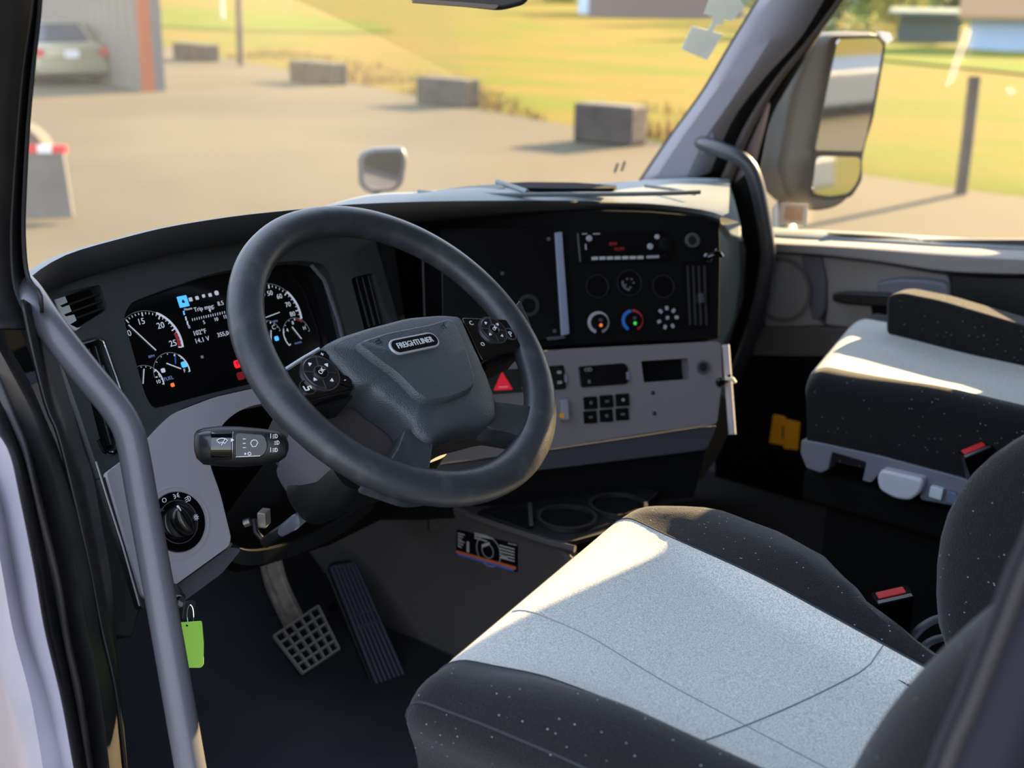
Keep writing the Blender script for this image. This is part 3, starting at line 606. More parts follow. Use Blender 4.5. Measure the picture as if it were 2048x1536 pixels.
# instrument cluster (own thing)
clu = empty('instrument_cluster', CL.W(-.1, 0, -.03), 'black glass instrument cluster with lit dials and a trip screen behind the steering wheel', 'instrument cluster')
CW = -.022; G = 0
prism('screen', CL, rnd(CL.Q([(240, 630), (256, 600), (330, 574), (420, 545), (520, 525), (600, 517), (655, 525), (672, 570), (704, 700), (708, 745), (640, 752), (500, 772), (400, 796), (330, 816), (303, 822)]), .01), CW-.008, CW, M_SCREEN, clu)
K = CL
def P(x, y, w=CW): return K.P(x, y, w)
def dial(name, cx, cy, rpx, ticks, a0, a1, w=CW, arc=None, red=None, labels=(), needle=None, lsz=.011, parent=clu, nlen=.9, base=1.0):
    """a0..a1 clockwise sweep in degrees from +u axis (math orientation)"""
    u, v = P(cx, cy); r = rpx
    g = prism(name, CL, arcband(u, v, r, r+.0007, math.radians(a0), math.radians(a1), 56), w, w+.0004, M_GRY, parent)
    pol = []
    for i in range(ticks+1):
        a = math.radians(a0+(a1-a0)*i/ticks); big = i % 5 == 0
        pol.append(line(u+r*.97*math.cos(a), v+r*.97*math.sin(a), u+r*(.86 if big else .91)*math.cos(a), v+r*(.86 if big else .91)*math.sin(a), .0016 if big else .0008))
    multi('tick_marks', CL, pol, w, w+.0006, M_LIT, g)
    if arc: prism('lit_arc', CL, arcband(u, v, r*.97, r*1.03, math.radians(arc[0]), math.radians(arc[1])), w, w+.0007, M_LIT, g)
    if red: prism('red_zone', CL, arcband(u, v, r*.86, r*.94, math.radians(red[0]), math.radians(red[1]), 8), w, w+.0008, M_REDM, g)
    for s, a in labels:
        a = math.radians(a); text('numeral', CL, u+r*.72*math.cos(a), v+r*.72*math.sin(a), s, lsz, M_LIT, g, w+.0003)
    if needle is not None:
        prism('needle', CL, line(*P(*needle[0]), *P(*needle[1]), .0013), w+.001, w+.0018, M_LIT, g)
    return g
dial('tachometer', 300, 694, .048, 25, 150, -12, arc=(60, -12), red=(14, -10), labels=[('10', 138), ('15', 92), ('20', 44), ('25', -4)], needle=((311, 701), (256, 650)), lsz=.0115)
dial('fuel_gauge', 344, 745, .0265, 8, 182, -10, arc=(50, -10), labels=[('E', 180), ('F', -6)], needle=((332, 727), (361, 738)), lsz=.007)
dial('oil_gauge', 292, 770, .0255, 8, 120, -10, arc=(40, -12), labels=[('5', 110), ('10', 0)], needle=((285, 768), (287, 738)), lsz=.007)
dial('speedometer', 545, 636, .050, 32, 225, -12, arc=(40, -12), labels=[('30', 118), ('40', 98), ('50', 76), ('60', 50), ('70', 22), ('80', -2)], needle=((505, 645), (558, 625)), lsz=.010)
dial('air_gauge', 538, 672, .022, 8, 150, 10, labels=[('B', 160), ('C', 40)], needle=((541, 688), (541, 661)), lsz=.009)
dial('temperature_gauge', 594, 668, .0235, 8, 215, 0, arc=(215, 150), red=(75, 45), labels=[('4', 150), ('8', 95), ('H', 20)], needle=((583, 654), (602, 678)), lsz=.0075)
icon = [('lit_icon', 'screen_icon')]
sc_tabs = [(366, 603, M_LITB, .0085), (381, 599, M_LIT, .0055), (394, 596, M_LIT, .005), (407, 592, M_LIT, .0045), (420, 590, M_LIT, .005), (433, 586, M_LIT, .0065)]
for k, (x, y, m, s) in enumerate(sc_tabs):
    u, v = P(x, y); prism('screen_icon', CL, rect(u, v, s*1.8 if k == 0 else s, s*1.8 if k == 0 else s, .001 if k != 5 else s*.45, 0), CW, CW+.0005, m, clu)
u, v = P(366, 603); prism('home_symbol', CL, [(u-.002, v-.002), (u+.002, v-.002), (u+.002, v), (u, v+.003), (u-.002, v)], CW+.0005, CW+.0008, M_GLOSS, clu)
for x, y, s, z, al in [(376, 618, 'Home', .005, 'CENTER'), (408, 616, 'Trip mpg:', .0085, 'CENTER'), (441, 607, '8.5', .0085, 'CENTER'), (378, 654, '0', .007, 'CENTER'), (408, 645, '5', .007, 'CENTER'), (432, 639, '10', .007, 'CENTER'), (450, 634, '15', .007, 'CENTER'),
        (399, 665, '102°F', .0092, 'CENTER'), (404, 680, '14.1 V', .0092, 'CENTER'), (448, 668, '355,04', .0085, 'CENTER'), (337, 757, 'FUEL', .0068, 'CENTER'), (303, 713, 'RPM', .005, 'CENTER'), (550, 643, 'MPH', .0045, 'CENTER'), (596, 686, 'WATER', .0038, 'CENTER')]:
    u, v = P(x, y); text('screen_text', CL, u, v, s, z, M_LIT if s not in ('FUEL', 'RPM', 'MPH', 'WATER') else mat('dim_blue_print', (100, 120, 165), .5, emit=.25), clu, CW+.0003, align=al)
multi('bar_scale', CL, [line(*P(385+i*4.6, 642-i*1.05), *P(384.2+i*4.6, 637-i*1.05), .0008) for i in range(15)], CW, CW+.0005, M_LIT, clu)
u, v = P(420, 622); prism('scale_pointer', CL, [(u-.002, v+.002), (u+.002, v+.002), (u, v-.002)], CW, CW+.0005, M_LIT, clu)
for k, (x, y) in enumerate([(367, 626), (371, 637), (374, 646)]):
    prism('scroll_mark', CL, line(*P(x, y-4), *P(x+1.5, y+4), .002), CW, CW+.0005, M_LITB if k == 0 else M_LIT, clu)
for nm, x, y, m, s in [('warning_lamp', 475, 728, M_LITR, .0115), ('warning_lamp', 481, 752, M_LITD, .0115), ('warning_lamp', 345, 770, M_LITO, .0055), ('fuel_symbol', 326, 741, M_LIT, .006), ('def_symbol', 368, 729, M_LITB, .0085), ('lamp', 553, 677, M_LITB, .007), ('turn_lamp', 404, 714, M_GRY, .004)]:
    u, v = P(x, y); o = prism(nm, CL, rect(u, v, s, s*.95, s*.3), CW, CW+.0006, m, clu)
u, v = P(475, 728); text('lamp_symbol', CL, u, v, 'P', .009, M_SCREEN, clu, CW+.0007)
prism('def_bar', CL, line(*P(350, 709), *P(351, 728), .0016), CW, CW+.0005, M_BLUE, clu)
# black centre panel
bpl = [(838, 470), (860, 424), (1000, 418), (1150, 418), (1300, 422), (1440, 434), (1442, 520), (1439, 679), (1290, 684), (1130, 692), (990, 702), (848, 712)]
prism('center_panel', BP, rnd(BP.Q(bpl), .008), -.10, 0, M_DEEP, dash, .004)
for a, b in (((845, 505), (849, 632)),): tube('bezel_line', [BP.W(*BP.P(*a, .002), .002), BP.W(*BP.P(*b, .002), .002)], .0014, mat('bezel_grey', (120, 120, 122), .4), dash, 8)
prism('gap_sun_blocker', Fr((-.1, .43, .7), (1, 0, 0), (0, 0, 1)), [Fr((-.1, .43, .7), (1, 0, 0), (0, 0, 1)).P(x, y) for x, y in [(745, 450), (790, 432), (870, 428), (880, 730), (770, 745)]], -.01, 0, M_SOOT, dash)  # added black sheet hiding stray sunlight between surround and centre panel
prism('return_panel', Fr(CL.W(.28, 0, -.01), (.1, .99, 0), (0, 0, 1)), [(-.08, -.2), (.15, -.2), (.15, .02), (-.03, .03)], -.01, 0, M_SOOT, dash)
# grey trim: lower left
ltr = [(546, 803), (500, 812), (470, 826), (447, 846), (425, 880), (418, 925), (440, 985), (462, 1075), (458, 1092), (345, 1174), (330, 1188), (288, 1202), (216, 958), (214, 946), (286, 892), (322, 852), (352, 824), (430, 794), (506, 777), (600, 764), (620, 790)]
LW = .010
hsu, hsv = CL.P(355, 1044, LW)
lt = prism('lower_trim', CL, rnd(CL.Q(ltr, LW), .012), -.03, LW, M_LAV, dash, .005, seg=3, holes=[circ(hsu, hsv, .0385, 40)])
vs = []
ring = []
lathe('dished_ring', CL, (hsu, hsv), [(.047, LW+.0005), (.044, LW+.001), (.040, LW-.003), (.036, LW-.007)], M_LAV, dash, 44)
prism('lower_trim_edge', CL, rnd(CL.Q([(203, 958), (216, 950), (300, 1215), (284, 1218)], .004), .003), -.05, .004, M_LEATH, dash, .003)
pe = prism('knee_panel', CL, rnd(CL.Q([(300, 1200), (345, 1176), (460, 1094), (484, 1098), (445, 1146), (372, 1200), (330, 1215)], -.01), .006), -.06, -.01, M_LAVD, dash, .004)
prism('side_pad', CL, CL.Q([(150, 730), (203, 958), (284, 1218), (268, 1275), (226, 1272), (196, 1060), (150, 880), (120, 740)], -.01), -.12, -.012, M_LEATH, dash, .004)
tube('stitching', resample([CL.W(*CL.P(x, y, .006), .006) for x, y in [(192, 923), (216, 1000), (244, 1087), (279, 1212)]], 20), .0012, mat('stitch_silver', (150, 150, 150), .5), dash, 6)
prism('kick_panel', Fr((-.83, .25, .3), (.2, .98, 0), (0, 0, 1)), [(-.12, -.28), (.5, -.28), (.5, .2), (-.12, .2)], -.02, 0, M_BLK, dash)
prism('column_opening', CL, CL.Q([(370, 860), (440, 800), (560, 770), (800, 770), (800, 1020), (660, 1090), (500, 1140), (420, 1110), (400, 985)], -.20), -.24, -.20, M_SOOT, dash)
# lower rim under the column opening
lp = [(458, 1094), (490, 1108), (540, 1104), (620, 1078), (690, 1040), (740, 1000)]
sweep('knee_edge', resample(catmull([CL.W(*CL.P(x, y, -.03), -.03) for x, y in lp], 6), 40), [(.004, .006), (-.004, .006), (-.006, -.012), (.004, -.014)], M_BLK, dash)
# grey centre trim
CTW = .004
ctr = [(620, 762), (760, 745), (965, 716), (1130, 698), (1290, 690), (1428, 683), (1442, 686), (1444, 760), (1434, 848), (1280, 868), (1130, 893), (990, 914), (850, 930), (700, 930)]
sq = [((1282, 722), (1376, 716), (1380, 758), (1288, 765))]
prism('center_trim', BP, rnd(BP.Q(ctr, CTW), .008), -.05, CTW, mat('grey_trim_center', (118, 113, 116), .55, bump=.3, scale=900, bdist=.0004), dash, .005, seg=3, holes=[BP.Q(sq[0], CTW)])
prism('cubby_back', BP, BP.Q([(1276, 712), (1388, 706), (1390, 768), (1280, 775)], -.03), -.055, -.03, M_SOOT, dash)
prism('under_trim', BP, rnd(BP.Q([(700, 934), (850, 934), (1130, 897), (1434, 851), (1424, 880), (1412, 900), (1130, 935), (850, 965), (700, 980)], -.004), .004), -.07, -.006, mat('navy_grey_trim', (60, 60, 70), .5), dash, .004)
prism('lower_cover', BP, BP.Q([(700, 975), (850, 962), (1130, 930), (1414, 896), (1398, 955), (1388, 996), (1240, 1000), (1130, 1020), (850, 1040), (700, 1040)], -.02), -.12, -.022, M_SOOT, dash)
prism('side_edge', Fr(BP.W(*BP.P(1444, 690, 0), 0), BP.h*.75-BP.n*.66*-1, BP.v), [(0, -.16), (.012, -.16), (.012, .0), (0, .0)], -.006, 0, M_LAV, dash)
# passenger side fascia
PF = Fr((.95, .33, .6), (.93, -.36, 0), (0, .12, 1))
prism('passenger_fascia', PF, rnd(PF.Q([(1300, 364), (1455, 357), (1468, 392), (1482, 450), (1484, 560), (1474, 640), (1446, 700), (1462, 800), (1440, 900), (1402, 962), (1300, 970)]), .02), -.10, 0, mat('sky_lit_fascia', (150, 166, 168), .5), dash, .01, seg=3)  # paler teal grey puts the windshield's sky light into the fascia colour
PF2 = Fr((.93, .30, .68), (.93, -.36, 0), (0, .75, .66))
prism('fascia_slope', PF2, rnd(PF2.Q([(1392, 364), (1456, 358), (1470, 400), (1482, 450), (1482, 476), (1462, 470), (1440, 440), (1400, 420)]), .006), -.02, 0, mat('sky_lit_fascia', (150, 166, 168), .5), dash, .003)
prism('defrost_slot', PF2, rnd(PF2.Q([(1405, 394), (1436, 390), (1440, 410), (1412, 416)], .001), .003), 0, .0015, M_BLK, dash)
tube('fascia_ridge', [PF.W(*PF.P(x, y, .002), .002) for x, y in [(1318, 378), (1380, 371), (1456, 362)]], .005, M_DTOP, dash, 8)
prism('knee_bolster', PF, rnd(PF.Q([(1440, 790), (1462, 800), (1458, 870), (1440, 910), (1402, 964), (1390, 940)], .02), .01), -.05, .02, mat('olive_grey_trim', (96, 94, 86), .6), dash, .008)
# radio
rad = empty('radio', BP.W(0, 0, 0), 'black radio with a dim red display and a row of preset buttons', 'radio')
prism('faceplate', BP, rnd(BP.Q([(1152, 464), (1338, 462), (1345, 522), (1158, 526)]), .004), -.05, .003, M_PIANO, rad, .001)
def bpp(x, y, w=.003): return BP.P(x, y, w)
for i in range(7): prism('preset_button', BP, rect(*bpp(1189+i*15.2, 517-i*.3), .0112, .0055, .001, 0), .003, .0055, mat('button_print', (165, 165, 165), .5), rad)
prism('preset_button', BP, rect(*bpp(1305, 514), .023, .0045, .001), .003, .0055, M_GRY, rad)
text('display_text', BP, *bpp(1226, 488), '8:04', .008, mat('red_segment', (120, 20, 24), .5, emit=.35), rad, .0032); text('display_text', BP, *bpp(1238, 498), '10.5M', .0075, MATS['red_segment'], rad, .0032)
for x, y, r in ((1178, 477, .0055), (1300, 493, .0055), (1314, 474, .0045)): lathe('round_button', BP, bpp(x, y), [(r, .003), (r, .005), (r*.8, .006)], M_GRY, rad, 18)
multi('button_print', BP, [line(*bpp(1164, 468), *bpp(1174, 467.5), .002), line(*bpp(1186, 468), *bpp(1200, 467.5), .002), line(*bpp(1171, 488), *bpp(1172, 500), .0025)], .003, .0036, M_GRY, rad)
lathe('tuning_knob', BP, bpp(1330, 490), [(.013, .003), (.012, .010), (.009, .012)], M_DEEP, rad, 28)
lathe('eject_button', BP, bpp(1330, 513), [(.005, .003), (.004, .005)], M_DEEP, rad, 18)
tube('frame_line', [BP.W(*bpp(1156, 467), .003), BP.W(*bpp(1161, 523), .003)], .0012, M_LAVD, rad, 6)
# power sockets
def socket(x, y, lab, r=.0135, w=0):
    u, v = BP.P(x, y, w); e = empty('power_socket', BP.W(u, v, w), lab, 'socket')
    lathe('ring', BP, (u, v), [(r, w), (r, w+.003), (r*.94, w+.0045), (r*.66, w+.0045), (r*.62, w+.001)], mat('socket_grey', (92, 92, 94), .35, .4), e, 32)
    lathe('cap', BP, (u, v), [(r*.6, w+.0005), (r*.5, w+.0025), (r*.1, w+.003)], M_BLK, e, 24)
socket(1384, 481, 'round grey ringed power socket at the upper right of the black panel')
socket(1406, 735, 'round power socket in the grey trim near its right edge', .0125, CTW)
# side vent at right of panel
vg = prism('air_vent', BP, rnd(BP.Q([(1364, 524), (1412, 522), (1418, 655), (1370, 660)]), .004), 0, .003, M_PIANO, dash)
for k in range(4): prism('slat', BP, line(*bpp(1375+k*11, 532), *bpp(1380+k*11, 650), .0028), .003, .007, mat('slat_black', (22, 22, 24), .35), vg, .0006)
prism('vent_tab', BP, rect(*bpp(1400, 597), .008, .018, .002), .004, .012, mat('tab_grey', (60, 60, 64), .35), vg, .001)
# hooks / clips at the panel's right edge
def clip(name, x, y, lab, m1, m2):
    u, v = BP.P(x, y, .004); e = empty(name, BP.W(u, v, .004), lab, 'hook')
    lathe('base', BP, (u, v), [(.009, .0), (.009, .008), (.006, .012)], m1, e, 20)
    tube('arm', [BP.W(u, v, .01), BP.W(u+.008, v+.002, .02), BP.W(u+.012, v+.012, .022)], .0035, m1, e, 10)
    tube('tip', [BP.W(u+.004, v+.006, .02), BP.W(u+.016, v+.004, .024), BP.W(u+.020, v-.002, .022)], .004, m2, e, 10)
clip('wall_hook', 1415, 515, 'small glossy black hook on the black panel edge above the side vent', M_GLOSS, M_GLOSS)
clip('wall_hook', 1440, 765, 'small dark hook with cream knobs on the right edge of the grey trim', M_GLOSS, mat('cream_knob', (222, 216, 196), .4))
# large tablet / display mount
tab = empty('display_panel', BP.W(-.15, -.05, 0), 'large black display panel with a bright silver strip down its right edge', 'display panel')
prism('screen', BP, rnd(BP.Q([(880, 455), (1108, 455), (1132, 678), (930, 690), (884, 690)]), .004), 0, .006, M_PIANO, tab, .0015)
prism('edge_strip', BP, rnd(BP.Q([(1109, 466), (1123, 464), (1138, 668), (1122, 672)], .006), .002), .002, .010, mat('silver_strip', (150, 158, 182), .3, .3), tab, .0015)
prism('lower_strip', BP, BP.Q([(1092, 675), (1124, 672), (1132, 676), (1096, 681)], .006), .002, .008, M_LAVD, tab)
ringp('round_badge', BP, BP.P(1057, 611, .006), .019, .013, .006, .0075, mat('badge_dark', (34, 38, 40), .4), tab, 32)
for x, y in ((1097, 478), (1109, 662), (1004, 547)): lathe('small_button', BP, BP.P(x, y, .006), [(.0035, .006), (.003, .0075)], M_LAVD, tab, 14)
# climate control
cc = empty('climate_control', BP.W(0, -.12, 0), 'row of three round heater and fan knobs with grey, blue red and dotted scales', 'climate control')
def knob(x, y, parent, kind):
    u, v = bpp(x, y, .002)
    k = lathe('climate_knob', BP, (u, v), [(.0145, .001), (.014, .012), (.0125, .014), (.004, .0145)], M_PIANO, parent, 36)
    if kind == 0: prism('scale_arc', BP, arcband(u, v, .0145, .0195, math.radians(250), math.radians(-70), 36), .0, .0025, mat('scale_grey', (165, 165, 168), .5), k); c = M_LITO
    if kind == 1:
        prism('cold_arc', BP, arcband(u, v, .0145, .0195, math.radians(240), math.radians(95), 24), .0, .0025, M_BLUE, k)
        prism('hot_arc', BP, arcband(u, v, .0145, .0195, math.radians(85), math.radians(-60), 24), .0, .0025, M_REDM, k); c = M_LITG
    if kind == 2:
        multi('mode_marks', BP, [rect(u+.017*math.cos(a), v+.017*math.sin(a), .0075, .006, .002, a) for a in [math.radians(q) for q in (0, 45, 90, 135, 200, 250, 300)]]+[rect(u, v, .006, .006, .001)], .0145, .0148, mat('mode_print', (150, 155, 160), .6), k); return k
    prism('pointer_lamp', BP, circ(u, v-.006, .003, 16), .0145, .0152, c, k)
    multi('knob_print', BP, [rect(u, v+.003, .006, .005, .001)], .0145, .0149, M_LAVD, k)
    return k
knob(1197, 645, cc, 0); knob(1265, 641, cc, 1); knob(1330, 637, cc, 2)
ga = empty('air_gauge_panel', BP.W(0, -.06, 0), 'three dark round gauges above the heater knobs', 'gauge panel')
for k, (x, y, r) in enumerate([(1194, 573, .021), (1258, 566, .0235), (1326, 573, .021)]):
    g = ringp('gauge_rim', BP, BP.P(x, y), r, r-.0018, 0, .003, mat('gauge_rim_dark', (38, 38, 42), .25), ga, 40)
    prism('gauge_face', BP, circ(*BP.P(x, y), r-.002, 36), 0, .001, M_PIANO, g)
    if k == 1:
        u, v = BP.P(x, y); prism('gauge_arc', BP, arcband(u, v, .010, .014, math.radians(160), math.radians(270), 18), .001, .0015, mat('dim_print', (88, 88, 94), .5), g)
        multi('gauge_marks', BP, [rect(u+.008*math.cos(a), v+.008*math.sin(a), .004, .003) for a in (0, .9, 2, 3.6, 4.9)], .001, .0015, MATS['dim_print'], g)
# switch panels on grey trim
def cw(x, y): return BP.P(x, y, CTW)
def qpan(name, pts, lab, cat, w1=.004):
    e = empty(name, BP.W(*cw(*pts[0]), CTW), lab, cat)
    prism('housing', BP, rnd(BP.Q(pts, CTW+w1), .004), CTW-.01, CTW+w1, M_PIANO, e, .0012); return e
hz = qpan('hazard_switch_panel', [(968, 742), (1060, 736), (1128, 730), (1133, 778), (1062, 783), (974, 789)], 'black switch panel with a red hazard triangle left in the grey trim', 'switch panel')
u, v = cw(1004, 764); prism('hazard_button', BP, rnd([(u-.017, v-.014), (u+.017, v-.014), (u, v+.018)], .003), CTW+.004, CTW+.0065, mat('hazard_red', (215, 25, 45), .4, emit=.25), hz, .001)
prism('hazard_outline', BP, [(u-.009, v-.008), (u+.009, v-.008), (u+.008, v-.0095), (u-.008, v-.0095)], CTW+.0065, CTW+.007, M_WHT, hz)
for x, y in ((1046, 752), (1048, 776), (1117, 745), (1118, 765)): prism('switch_print', BP, rect(*cw(x, y), .008, .005, .001), CTW+.004, CTW+.0046, M_GRY, hz)
sw = qpan('switch_panel', [(1157, 733), (1248, 726), (1256, 733), (1259, 760), (1254, 768), (1162, 775)], 'blank black switch panel above the six rocker switches', 'switch panel')
for x, y, s in ((1175, 740, 'OD'), (1177, 764, 'II')): text('switch_print', BP, *cw(x, y), s, .009, M_GRY, sw, CTW+.0043)
prism('side_catch', BP, rect(*cw(1254, 752), .005, .014, .002), CTW+.003, CTW+.006, mat('catch_blue_grey', (120, 124, 150), .3), sw)
prism('side_catch', BP, rect(*cw(1130, 757), .005, .014, .002), CTW+.003, CTW+.006, MATS['catch_blue_grey'], hz)
rk = empty('rocker_switch_block', BP.W(*cw(1210, 817), CTW), 'block of six small black rocker switches in the grey trim', 'switch block')
for i in range(3):
    for j in range(2):
        x, y = 1180+i*32, 806-i*3+j*28.5; u, v = cw(x, y)
        r_ = prism('rocker_switch', BP, rect(u, v, .0235, .0215, .002), CTW-.005, CTW+(.006 if j == 0 else .004), M_DEEP, rk, .0015)
        prism('symbol', BP, rect(u, v, .007, .004, .001) if (i+j) % 2 else circ(u, v, .003, 12), CTW+.006 if j == 0 else CTW+.004, CTW+(.0066 if j == 0 else .0046), M_GRY if i == 2 and j == 0 else MATS['dim_print'], r_)
for k, (x, y, lab) in enumerate([(1305, 786, 'upper of two small black plug buttons right of the rocker switches'), (1308, 827, 'lower of two small black plug buttons right of the rocker switches')]):
    o = lathe('plug_button', BP, cw(x, y), [(.0035, CTW-.002), (.0035, CTW+.002), (.002, CTW+.003)], M_BLK, None, 18); tag(o, lab, 'plug')
brk = empty('brake_valve_knob', BP.W(*cw(1120, 825), CTW), 'partly hidden yellow and grey parking valve knob behind the wheel rim', 'knob')
prism('body', BP, rect(*cw(1124, 820), .014, .036, .004), CTW, CTW+.02, mat('valve_grey', (142, 140, 150), .4), brk, .002)
prism('yellow_face', BP, rect(*cw(1117, 832), .008, .008, .002), CTW+.02, CTW+.022, M_YEL, brk)
# ------------------------------------------------ headlamp switch
hs = empty('headlamp_switch', CL.W(hsu, hsv, LW), 'round black rotary headlamp switch with white symbols in the lower grey trim', 'switch')
lathe('dial_plate', CL, (hsu, hsv), [(.0385, -.02), (.0385, LW+.001), (.0375, LW+.003), (.027, LW+.002), (.026, LW+.002)], M_GLOSS, hs, 48)
ringp('groove_ring', CL, (hsu, hsv), .0275, .0268, LW+.002, LW+.0028, M_LAVD, hs, 48)
lathe('knob_base', CL, (hsu, hsv), [(.0215, LW), (.0210, LW+.006), (.0195, LW+.007), (.002, LW+.0075)], M_PIANO, hs, 40)
kf = CL.rot(hsu, hsv, math.radians(14), LW+.006)
gv = []
loft('grip', [[kf.W(x*s, y*s2, z) for x, y in circ(0, 0, 1, 28)] for s, s2, z in ((.0135, .0212, 0), (.012, .0205, .006), (.0085, .0195, .012), (.005, .018, .0145), (.0015, .012, .0152))], M_PIANO, hs, close=True, caps=True)
prism('pointer_mark', kf, rect(.0, .0165, .0016, .009, .0006), .0125, .0150, M_WHT, hs)
for s, a, r in (('A', 150, .0325), ('O', 108, .0325)): text('symbol', CL, hsu+r*math.cos(math.radians(a)), hsv+r*math.sin(math.radians(a)), s, .0085, M_WHT, hs, LW+.003)
def sym_lamp(fr, u, v, s, w, m, parent, name='symbol', lines=3, vert=True):
    pol = [arcband(u, v, s*.42, s*.55, -PI/2, PI/2, 12), line(u, v-s*.55, u, v+s*.55, s*.13)]
    pol += [line(u-s*.15, v+(k-(lines-1)/2)*s*.38, u-s*.75, v+(k-(lines-1)/2)*s*.38-s*.12, s*.12) for k in range(lines)]
    return multi(name, fr, pol, w, w+.0004, m, parent)
a = math.radians(46); sym_lamp(CL, hsu+.0325*math.cos(a), hsv+.0325*math.sin(a), .0065, LW+.003, M_WHT, hs)
a = math.radians(76); u, v = hsu+.0325*math.cos(a), hsv+.0325*math.sin(a)
multi('symbol', CL, [line(u-.004, v+.0, u-.001, v, .0009), line(u-.004, v+.003, u-.001, v+.001, .0009), line(u-.004, v-.003, u-.001, v-.001, .0009), line(u+.004, v+.0, u+.001, v, .0009), line(u+.004, v+.003, u+.001, v+.001, .0009), line(u+.004, v-.003, u+.001, v-.001, .0009)], LW+.003, LW+.0034, M_WHT, hs)
u, v = hsu+.0225, hsv-.002
multi('lamp_symbol', CL, [arcband(u, v, .0014, .0020, 0, 2*PI-.01, 14)]+[line(u+.0026*math.cos(q), v+.0026*math.sin(q), u+.0038*math.cos(q), v+.0038*math.sin(q), .0006) for q in [i*PI/4 for i in range(8)]], LW+.006, LW+.0082, M_WHT, hs)
# ================================================================== steering column
WC = V((-.52, 0, .72)); _w = math.radians(48)
WF0 = Fr(WC, (1, 0, 0), (0, math.sin(_w), math.cos(_w)))
WF = WF0.rot(.012, -.003, math.radians(-2.5))
col = empty('steering_column', WF0.W(0, 0, -.2), 'grey and black steering column shroud behind the wheel', 'steering column')
def csect(hw, t, b, w, dx=0, r=.03): return [WF0.W(dx+u, v, w) for u, v in rnd([(-hw, b), (hw, b), (hw, t), (-hw, t)], r, 5)]
loft('upper_shroud', [csect(.050, .035, -.035, -.035), csect(.060, .045, -.052, -.05, 0), csect(.072, .055, -.064, -.09), csect(.072, .055, -.064, -.15), csect(.06, .05, -.05, -.24)], M_DOGH, col, close=True, caps=True)
loft('lower_shroud', [csect(.078, .01, -.080, -.075, .005, .04), csect(.098, .012, -.098, -.10, .005, .045), csect(.100, .012, -.102, -.15, .005, .045), csect(.085, .01, -.085, -.20, .005, .04), csect(.06, .01, -.06, -.26, .005, .03)], mat('shroud_grey', (96, 94, 102), .5, bump=.3, scale=700, bdist=.0005), col, close=True, caps=True)
loft('shroud_underside', [csect(.094, -.06, -.118, -.115, .005, .03), csect(.098, -.055, -.122, -.15, .005, .03), csect(.08, -.03, -.10, -.24, .005, .03)], M_BLK, col, close=True, caps=True)
loft('column_tube', [csect(.05, .03, -.03, -.2), csect(.05, .03, -.03, -.42)], M_SOOT, col, close=True, caps=True)
# tilt lever and bracket
lv = [at_d(x, y, 1.63) for x, y in [(565, 1062), (590, 1045), (617, 1028)]]
tube('tilt_lever', [at_d(530, 1085, 1.66), at_d(548, 1072, 1.65), at_d(572, 1056, 1.64)], .008, M_BLK, col, 10)
loft('lever_grip', [[p+(cr*math.cos(a)*.55+cu*math.sin(a)*.83)*r*1.0+cf*(-.004) for a in [i*PI/8 for i in range(16)]] for p, r in ((at_d(560, 1064, 1.63), .004), (at_d(566, 1060, 1.63), .010), (at_d(590, 1044, 1.62), .0125), (at_d(610, 1030, 1.62), .010), (at_d(618, 1024, 1.62), .004))], mat('lever_grey', (72, 74, 86), .35), col, close=True, caps=True)
tube('bracket', [at_d(508, 1040, 1.67), at_d(512, 1065, 1.66), at_d(528, 1082, 1.66)], .004, M_BLK, col, 8)
tube('bolt', [at_d(488, 1047, 1.66), at_d(500, 1043, 1.66)], .0055, M_SAT, col, 12)
box('latch_plate', at_d(528, 1036, 1.68), (.02, .012, .022), M_STEEL, col, .002, rz=.5)
# stalk
SF = Fr(at_d(480, 892, 1.46), (cr*.99+cf*.12).normalized(), cu.copy())
stk = empty('control_stalk', SF.o, 'chunky black wiper and light stalk on the left of the column', 'stalk')
def ssec(x, hh, hd, dy=0, dz=0): return [SF.W(x, dy+hh*abs(math.sin(a))**.8*(1 if math.sin(a) > 0 else -1), dz+hd*abs(math.cos(a))**.75*(1 if math.cos(a) > 0 else -1)) for a in [i*PI/14 for i in range(28)]]
loft('barrel', [ssec(-.0515, .011, .008, .004), ssec(-.049, .0165, .012, .002), ssec(-.041, .0215, .0155), ssec(-.024, .0235, .018, 0), ssec(.0, .0238, .0185, -.001), ssec(.024, .0215, .018, -.001), ssec(.044, .0185, .016, -.001), ssec(.053, .012, .012, -.001), ssec(.056, .004, .004, -.001)], M_BLK, stk, close=True, caps=True)
SP = lambda x, y, w=.0172: SF.P(x, y, w)
loft('end_cap', [[SF.W(x+ (.002*math.cos(a*1.0)), y*math.sin(a), .010+z*math.cos(a)) for a in [i*PI/10 for i in range(0, 11)]] for x, y, z in ((-.0465, .0165, .006), (-.040, .0185, .010), (-.0325, .0190, .0115))], mat('stalk_sheen', (34, 34, 38), .22), stk)
loft('twist_ring', [[SF.W(x, .0195*math.sin(a), .0055+.0158*math.cos(a)*k) for a in [-PI/2+i*PI/14 for i in range(15)]] for x, k in ((-.0315, .9), (-.031, 1.0), (-.008, 1.03), (-.0075, .9))], M_GLOSS, stk)
tube('ring_line', [SF.W(-.0065, .0195*math.sin(a), .0055+.0162*math.cos(a)) for a in [-PI/2+i*PI/14 for i in range(15)]], .0007, M_SAT, stk, 6)
prism('top_plate', SF, rnd([(-.004, -.0135), (.028, -.012), (.034, .0), (.030, .014), (-.004, .0165)], .006), .0165, .0192, M_PIANO, stk, .001)
u, v = -.018, .006; s = .0055
